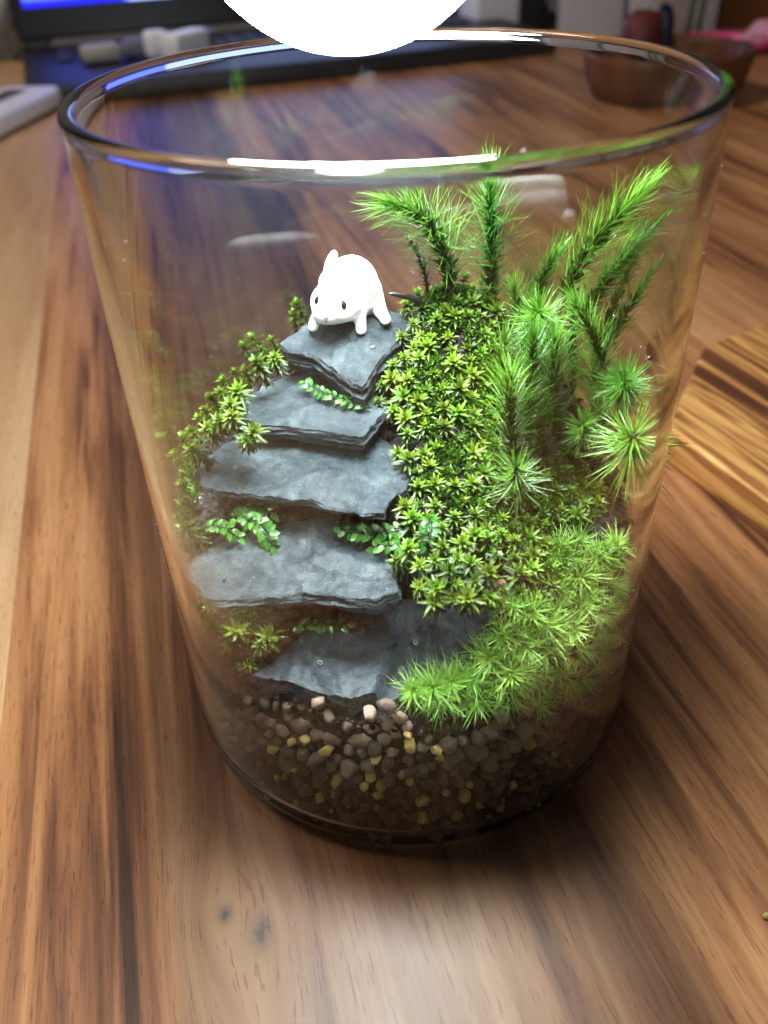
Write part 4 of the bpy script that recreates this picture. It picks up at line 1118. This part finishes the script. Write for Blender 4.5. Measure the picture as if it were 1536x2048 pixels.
bf = bm.faces.new(vs_); r_ = bmesh.ops.extrude_face_region(bm, geom=[bf])
for e in r_['geom']:
    if isinstance(e, bmesh.types.BMVert): e.co.z = HB
bmesh.ops.recalc_face_normals(bm, faces=bm.faces)
bmesh.ops.bevel(bm, geom=bm.edges[:], offset=0.16, segments=3, affect='EDGES', profile=0.6)
bm.verts.index_update(); V = [v.co.copy() for v in bm.verts]; Fc = [[v.index for v in f.verts] for f in bm.faces]; bm.free()
o = link('charred_board', mesh_data('charred_board', V, Fc, striped_mat(), False), None, (b0[0], b0[1], 0.01), (0, 0, math.atan2(ex.y, ex.x)))
tag(o, 'thick scorched wooden board with striped grain lying right of jar', 'board')

# ------------------------------------------------------------------ wooden bowl with a figurine, pink tray
bc = at(1335, 190, z=0)
M_bowl = wood_mat('bowl_wood', [(0.3, (0.045, 0.016, 0.007)), (0.5, (0.10, 0.036, 0.013)), (0.7, (0.17, 0.065, 0.022))], 40.0, (), 0.6, 0.4)
V, Fc = lathe([(0, 0), (4.6, 0), (5.2, .3), (5.9, 1.8), (6.2, 3.4), (6.25, 3.9), (6.1, 4.1), (5.8, 4.0), (5.7, 3.6), (5.4, 1.9), (4.7, .8), (0, .7)], 64)
bowl = link('wooden_bowl', mesh_data('wooden_bowl', [(x * 1.1, y * 1.1, z * .95) for x, y, z in V], Fc, M_bowl), None, (bc[0], bc[1], 0.01))
tag(bowl, 'round brown wooden bowl at the back right of the table', 'bowl')
fc = at(1290, 120, y=bc[1] + 1.0)
fig = thing('figurine', (fc[0], bc[1] + 1.0, 0.75), 'small figurine in a red cape standing in the wooden bowl', 'figurine')
V, Fc = lathe([(0, 0), (1.5, 0), (2.0, .6), (1.9, 2.0), (1.75, 3.6), (1.7, 4.9), (1.35, 5.6), (.6, 5.9), (0, 5.95)], 24)
V = [(x - 0.6 + .35 * nz(x * .8, z * .8, 3.0), y + .3 * nz(y * .8, z * .8, 8.0), z + .35 * nz(x * .9, y * .9, 5.0)) for x, y, z in V]
link('cape', mesh_data('cape', V, Fc, plain('red_cape', (0.10, 0.012, 0.010), .6)), fig)
V, Fc = lathe([(0, 0), (.8, .1), (1.0, 2.5), (.9, 5.2), (.5, 6.2), (0, 6.4)], 20)
link('coat', mesh_data('coat', V, Fc, plain('dark_coat', (0.012, 0.014, 0.03), .5)), fig, (1.3, 0.2, 0))
V, Fc = ellipsoid((0.6, 0, 7.6), (1.05, 1.0, 1.3))
link('head', mesh_data('head', V, Fc, plain('cream_head', (0.62, 0.58, 0.45), .5)), fig)
M_pink = plain('pink_plastic', (0.80, 0.10, 0.28), .35); M_pale_pink = plain('pale_pink', (0.75, 0.36, 0.50), .4)
tc = at(1448, 98, z=0)
V, Fc = lathe([(3.9, 0), (4.6, 0), (5.0, .6), (4.8, 1.1), (4.3, .9), (3.9, .4)], 48, True)
tag(link('pink_tray', mesh_data('pink_tray', V, Fc, M_pink), None, (tc[0], tc[1], .02)), 'hot pink ring-shaped tray behind the wooden bowl', 'tray')
tc = at(1545, 95, z=0)
o = link('pink_toy', blob_mesh('pink_toy', M_pale_pink, 611, 3, .35, (1, .8, .45), 1.8), None, (tc[0], tc[1] + 1, 1.2), None, 3.0)
tag(o, 'pale pink lumpy toy at the far right edge beside the pink tray', 'toy')

# ------------------------------------------------------------------ laptop and clutter behind the jar
EX = Vector((math.sin(GRAIN), -math.cos(GRAIN), 0)); EY = Vector((math.cos(GRAIN), math.sin(GRAIN), 0)); AZ = math.atan2(EX.y, EX.x)
lf = Vector(at(60, 222, z=0)); rf = Vector(at(1130, 108, z=0))
AZL = math.atan2(rf.y - lf.y, rf.x - lf.x); LW = (rf - lf).length
lap = thing('laptop', lf, 'black laptop with a bright blue screen behind the jar', 'laptop', rot=(0, 0, AZL))
M_blk = plain('black_plastic', (0.010, 0.010, 0.013), .45)
V, Fc = rounded_box(LW, 27, 1.8, .4)
link('base', mesh_data('base', V, Fc, M_blk), lap, (LW / 2, 13.5, .92))
V, Fc = rounded_box(1.6, 1.5, .35, .12, 2)
kb = mesh_data('key', V, Fc, plain('laptop_key', (0.016, 0.016, 0.02), .5))
for j in range(4):
    for i in range(int(LW / 2.1) - 4): link('key', kb, lap, (4.5 + i * 2.1, 14.5 + j * 2.1, 1.98))
V, Fc = rounded_box(LW, .8, 26, .3)
lid = link('lid', mesh_data('lid', V, Fc, M_blk), lap, (LW / 2, 29.0, 15.2), (-.28, 0, 0))
ms, nt, bs = mat('laptop_screen')
bs.inputs['Base Color'].default_value = (.01, .01, .02, 1)
v = tcoord(nt); sp = N(nt, 'ShaderNodeSeparateXYZ'); nt.links.new(v, sp.inputs[0])
fx = mathn(nt, 'MULTIPLY', mathn(nt, 'ADD', mathn(nt, 'MULTIPLY', sp.outputs[0], 2 / LW), 1.0), .5)
colx = ramp(nt, fx, [(0.0, (0.015, 0.02, 0.75)), (0.02, (0.10, 0.16, 0.95)), (0.22, (0.10, 0.14, .95)), (.23, (.38, .48, 1.0)), (.9, (.45, .5, 1.0)), (.97, (.03, .03, .8))], 'CONSTANT')
colz = mixc(nt, mathn(nt, 'GREATER_THAN', sp.outputs[2], -10.6), (0.012, 0.015, 0.70), colx)
colz = mixc(nt, mathn(nt, 'GREATER_THAN', sp.outputs[0], -LW * .28), colz, colx)
nt.links.new(colz, bs.inputs['Emission Color']); bs.inputs['Emission Strength'].default_value = 1.5
V, Fc = rounded_box(LW - 2.4, .06, 22.5, .02, 1)
link('screen', mesh_data('screen', V, Fc, ms), lid, (0, -.47, 1.45))
def on_lap(px, py, z): return at(px, py, z=z)
M_wht = plain('white_plastic', (0.84, 0.83, 0.85), .4); M_beige = plain('beige_plastic', (0.42, 0.38, 0.33), .5); M_gry = plain('grey_plastic', (0.16, 0.16, 0.19), .5)
def box_thing(name, px, py, z, dims, rz, m, label, cat, r=.4, rx=0, plug=False):
    p = at(px, py, z=z); V, Fc = rounded_box(*dims, r)
    t_ = thing(name, (p[0], p[1], z), label, cat, rot=(rx, 0, rz))
    link('body', mesh_data('body', V, Fc, m), t_, (0, 0, dims[2] / 2))
    if plug:
        V, Fc = rounded_box(dims[0] * .35, dims[1] * .7, dims[2] * .6, .12)
        link('plug', mesh_data('plug', V, Fc, M_gry), t_, (dims[0] * .6, 0, dims[2] / 2))
    return t_
box_thing('adapter', 204, 122, 2.0, (4.0, 2.6, 1.6), AZL + .1, M_beige, 'beige adapter lying on the laptop left of the white one', 'adapter', .5, plug=True)
box_thing('adapter', 270, 112, 2.0, (2.2, 2.0, 1.7), AZL, M_gry, 'small grey adapter between beige and white adapters', 'adapter', .4, plug=True)
box_thing('adapter', 318, 115, 2.0, (2.6, 2.2, 2.6), AZL + .2, M_wht, 'short white plug standing on the laptop base', 'adapter', .6, plug=True)
box_thing('adapter', 375, 112, 2.0, (5.6, 2.4, 2.4), AZL + .75, M_wht, 'long white adapter standing askew on the laptop base', 'adapter', .5, plug=True)
# white tablet on the left
ta, tb, tcn = at(-60, 312, z=0), at(134, 212, z=0), at(112, 150, z=1.9)
ux = Vector(tb - ta); ux.z = 0; TL = 30.0; ux.normalize(); AZT = math.atan2(ux.y, ux.x)
uy = Vector((-ux.y, ux.x, 0)); TD = max(6, (Vector(tcn) - Vector(tb)).dot(uy))
tab = thing('tablet', tb, 'white tablet with grey screen at the left edge behind jar', 'tablet', rot=(0, 0, AZT))
V, Fc = rounded_box(TL, TD, 1.9, .7, 4)
link('case', mesh_data('case', V, Fc, M_wht), tab, (-TL / 2, TD / 2, .97))
V, Fc = rounded_box(TL - 5, TD - 4.0, .1, .04, 1)
link('screen', mesh_data('screen', V, Fc, plain('tablet_screen', (.09, .09, .105), .2)), tab, (-TL / 2, TD / 2 + .3, 1.93))
# crumpled plastic bag, far left
p = at(0, 150, z=0)
bagm = blob_mesh('plastic_bag', plain('bag_film', (.27, .26, .245), .3, vary=.5, vscale=.6), 700, 4, .55, (1, .8, 1.3), 1.7)
tag(link('plastic_bag', bagm, None, (p[0] - 2.0, p[1] + 12, 6.0), None, 5.2), 'crumpled greyish plastic bag in the far left corner', 'bag')
# things between laptop and wall on the right
box_thing('white_box', 985, 62, .02, (7.0, 6.0, 9.0), AZL, M_wht, 'white box standing right of the glowing lamp in the background', 'box', .3)
p = at(1050, 24, y=112)
tag(link('pink_ball', blob_mesh('pink_ball', M_pale_pink, 720, 3, .06), None, p, None, 1.45), 'small pale pink ball beside the white box', 'ball')
V, Fc = lathe([(0, 0), (1.6, 0), (1.2, p[2] * .5), (.9, p[2] - 1.0), (0, p[2] - 0.9)], 20)
tag(link('ball_stand', mesh_data('ball_stand', V, Fc, M_blk), None, (p[0], p[1], .02)), 'black tapered stand carrying the pale pink ball', 'stand')
p0 = at(1060, 78, z=0); 
pr = [(0, 0), (9, 0), (9, 0.8), (4, 2.2), (1.8, 6.5), (0, 6.5)]  # separate wedge shaped for the tapering right corner of the laptop base
V = [(x, -1.5, z) for x, z in pr] + [(x, 3.0, z) for x, z in pr]; n = len(pr)
Fc = [tuple(range(n)), tuple(range(n, 2 * n))[::-1]] + [(i, (i + 1) % n, n + (i + 1) % n, n + i) for i in range(n)]
tag(link('laptop_corner_wedge', mesh_data('laptop_corner_wedge', V, Fc, M_blk, False), None, (p0[0] - 1, p0[1] + 6, .02), (0, 0, AZL)), 'black wedge-shaped laptop corner sloping down to the right behind the jar', 'stand')
# wall panels, cabinet and cable at the very back
WY = 104.0
V, Fc = rounded_box(240, 3, 120, .2, 1)
tag(link('back_wall', mesh_data('back_wall', V, Fc, plain('grey_wall', (.42, .41, .42), .7)), None, (0, 136, 40)), 'pale grey wall behind the table', 'wall', kind='structure')
xa, xb = at(1120, 30, y=WY)[0], at(1240, 30, y=WY)[0]; xc, xd = at(1250, 30, y=WY)[0], at(1425, 30, y=WY)[0]
for x0, x1, lab in ((xa, xb, 'pale cupboard panel left of the figurine in the background'), (xc, xd, 'white cupboard panel behind the figurine')):
    V, Fc = rounded_box(x1 - x0, 4, 40, .3)
    tag(link('cupboard_panel', mesh_data('cupboard_panel', V, Fc, plain('panel', (.55, .54, .57), .5)), None, ((x0 + x1) / 2, WY, 14)), lab, 'panel')
x0 = at(1437, 30, y=WY)[0]
V, Fc = rounded_box(40, 12, 40, .4)
tag(link('wooden_cabinet', mesh_data('wooden_cabinet', V, Fc, M_bowl), None, (x0 + 20, WY + 5, 14)), 'brown wooden cabinet in the far right corner', 'cabinet')
for dx in (0, 1.2):
    q = at(1378, 30, y=WY - 4)
    V, Fc = tube([(0, 0, -6), (.2, 0, 0), (.6, 0, 8), (.4, 0, 20)], [.35] * 4, 8)
    tag(link('cable', mesh_data('cable', V, Fc, plain('olive_cable', (.09, .10, .06), .6)), None, (q[0] + dx, WY - 4, q[2])), ('left' if dx == 0 else 'right') + ' one of two olive cables hanging before the white panel', 'cable', 'olive cables in the background')
# crumb of moss on the table at the right edge
o = link('moss_crumb', blob_mesh('moss_crumb', M_pumice, 801, 2, .4), None, at(1532, 1832, z=.06), None, .07)
tag(o, 'tiny yellowish crumb on the table at the right edge', 'crumb')
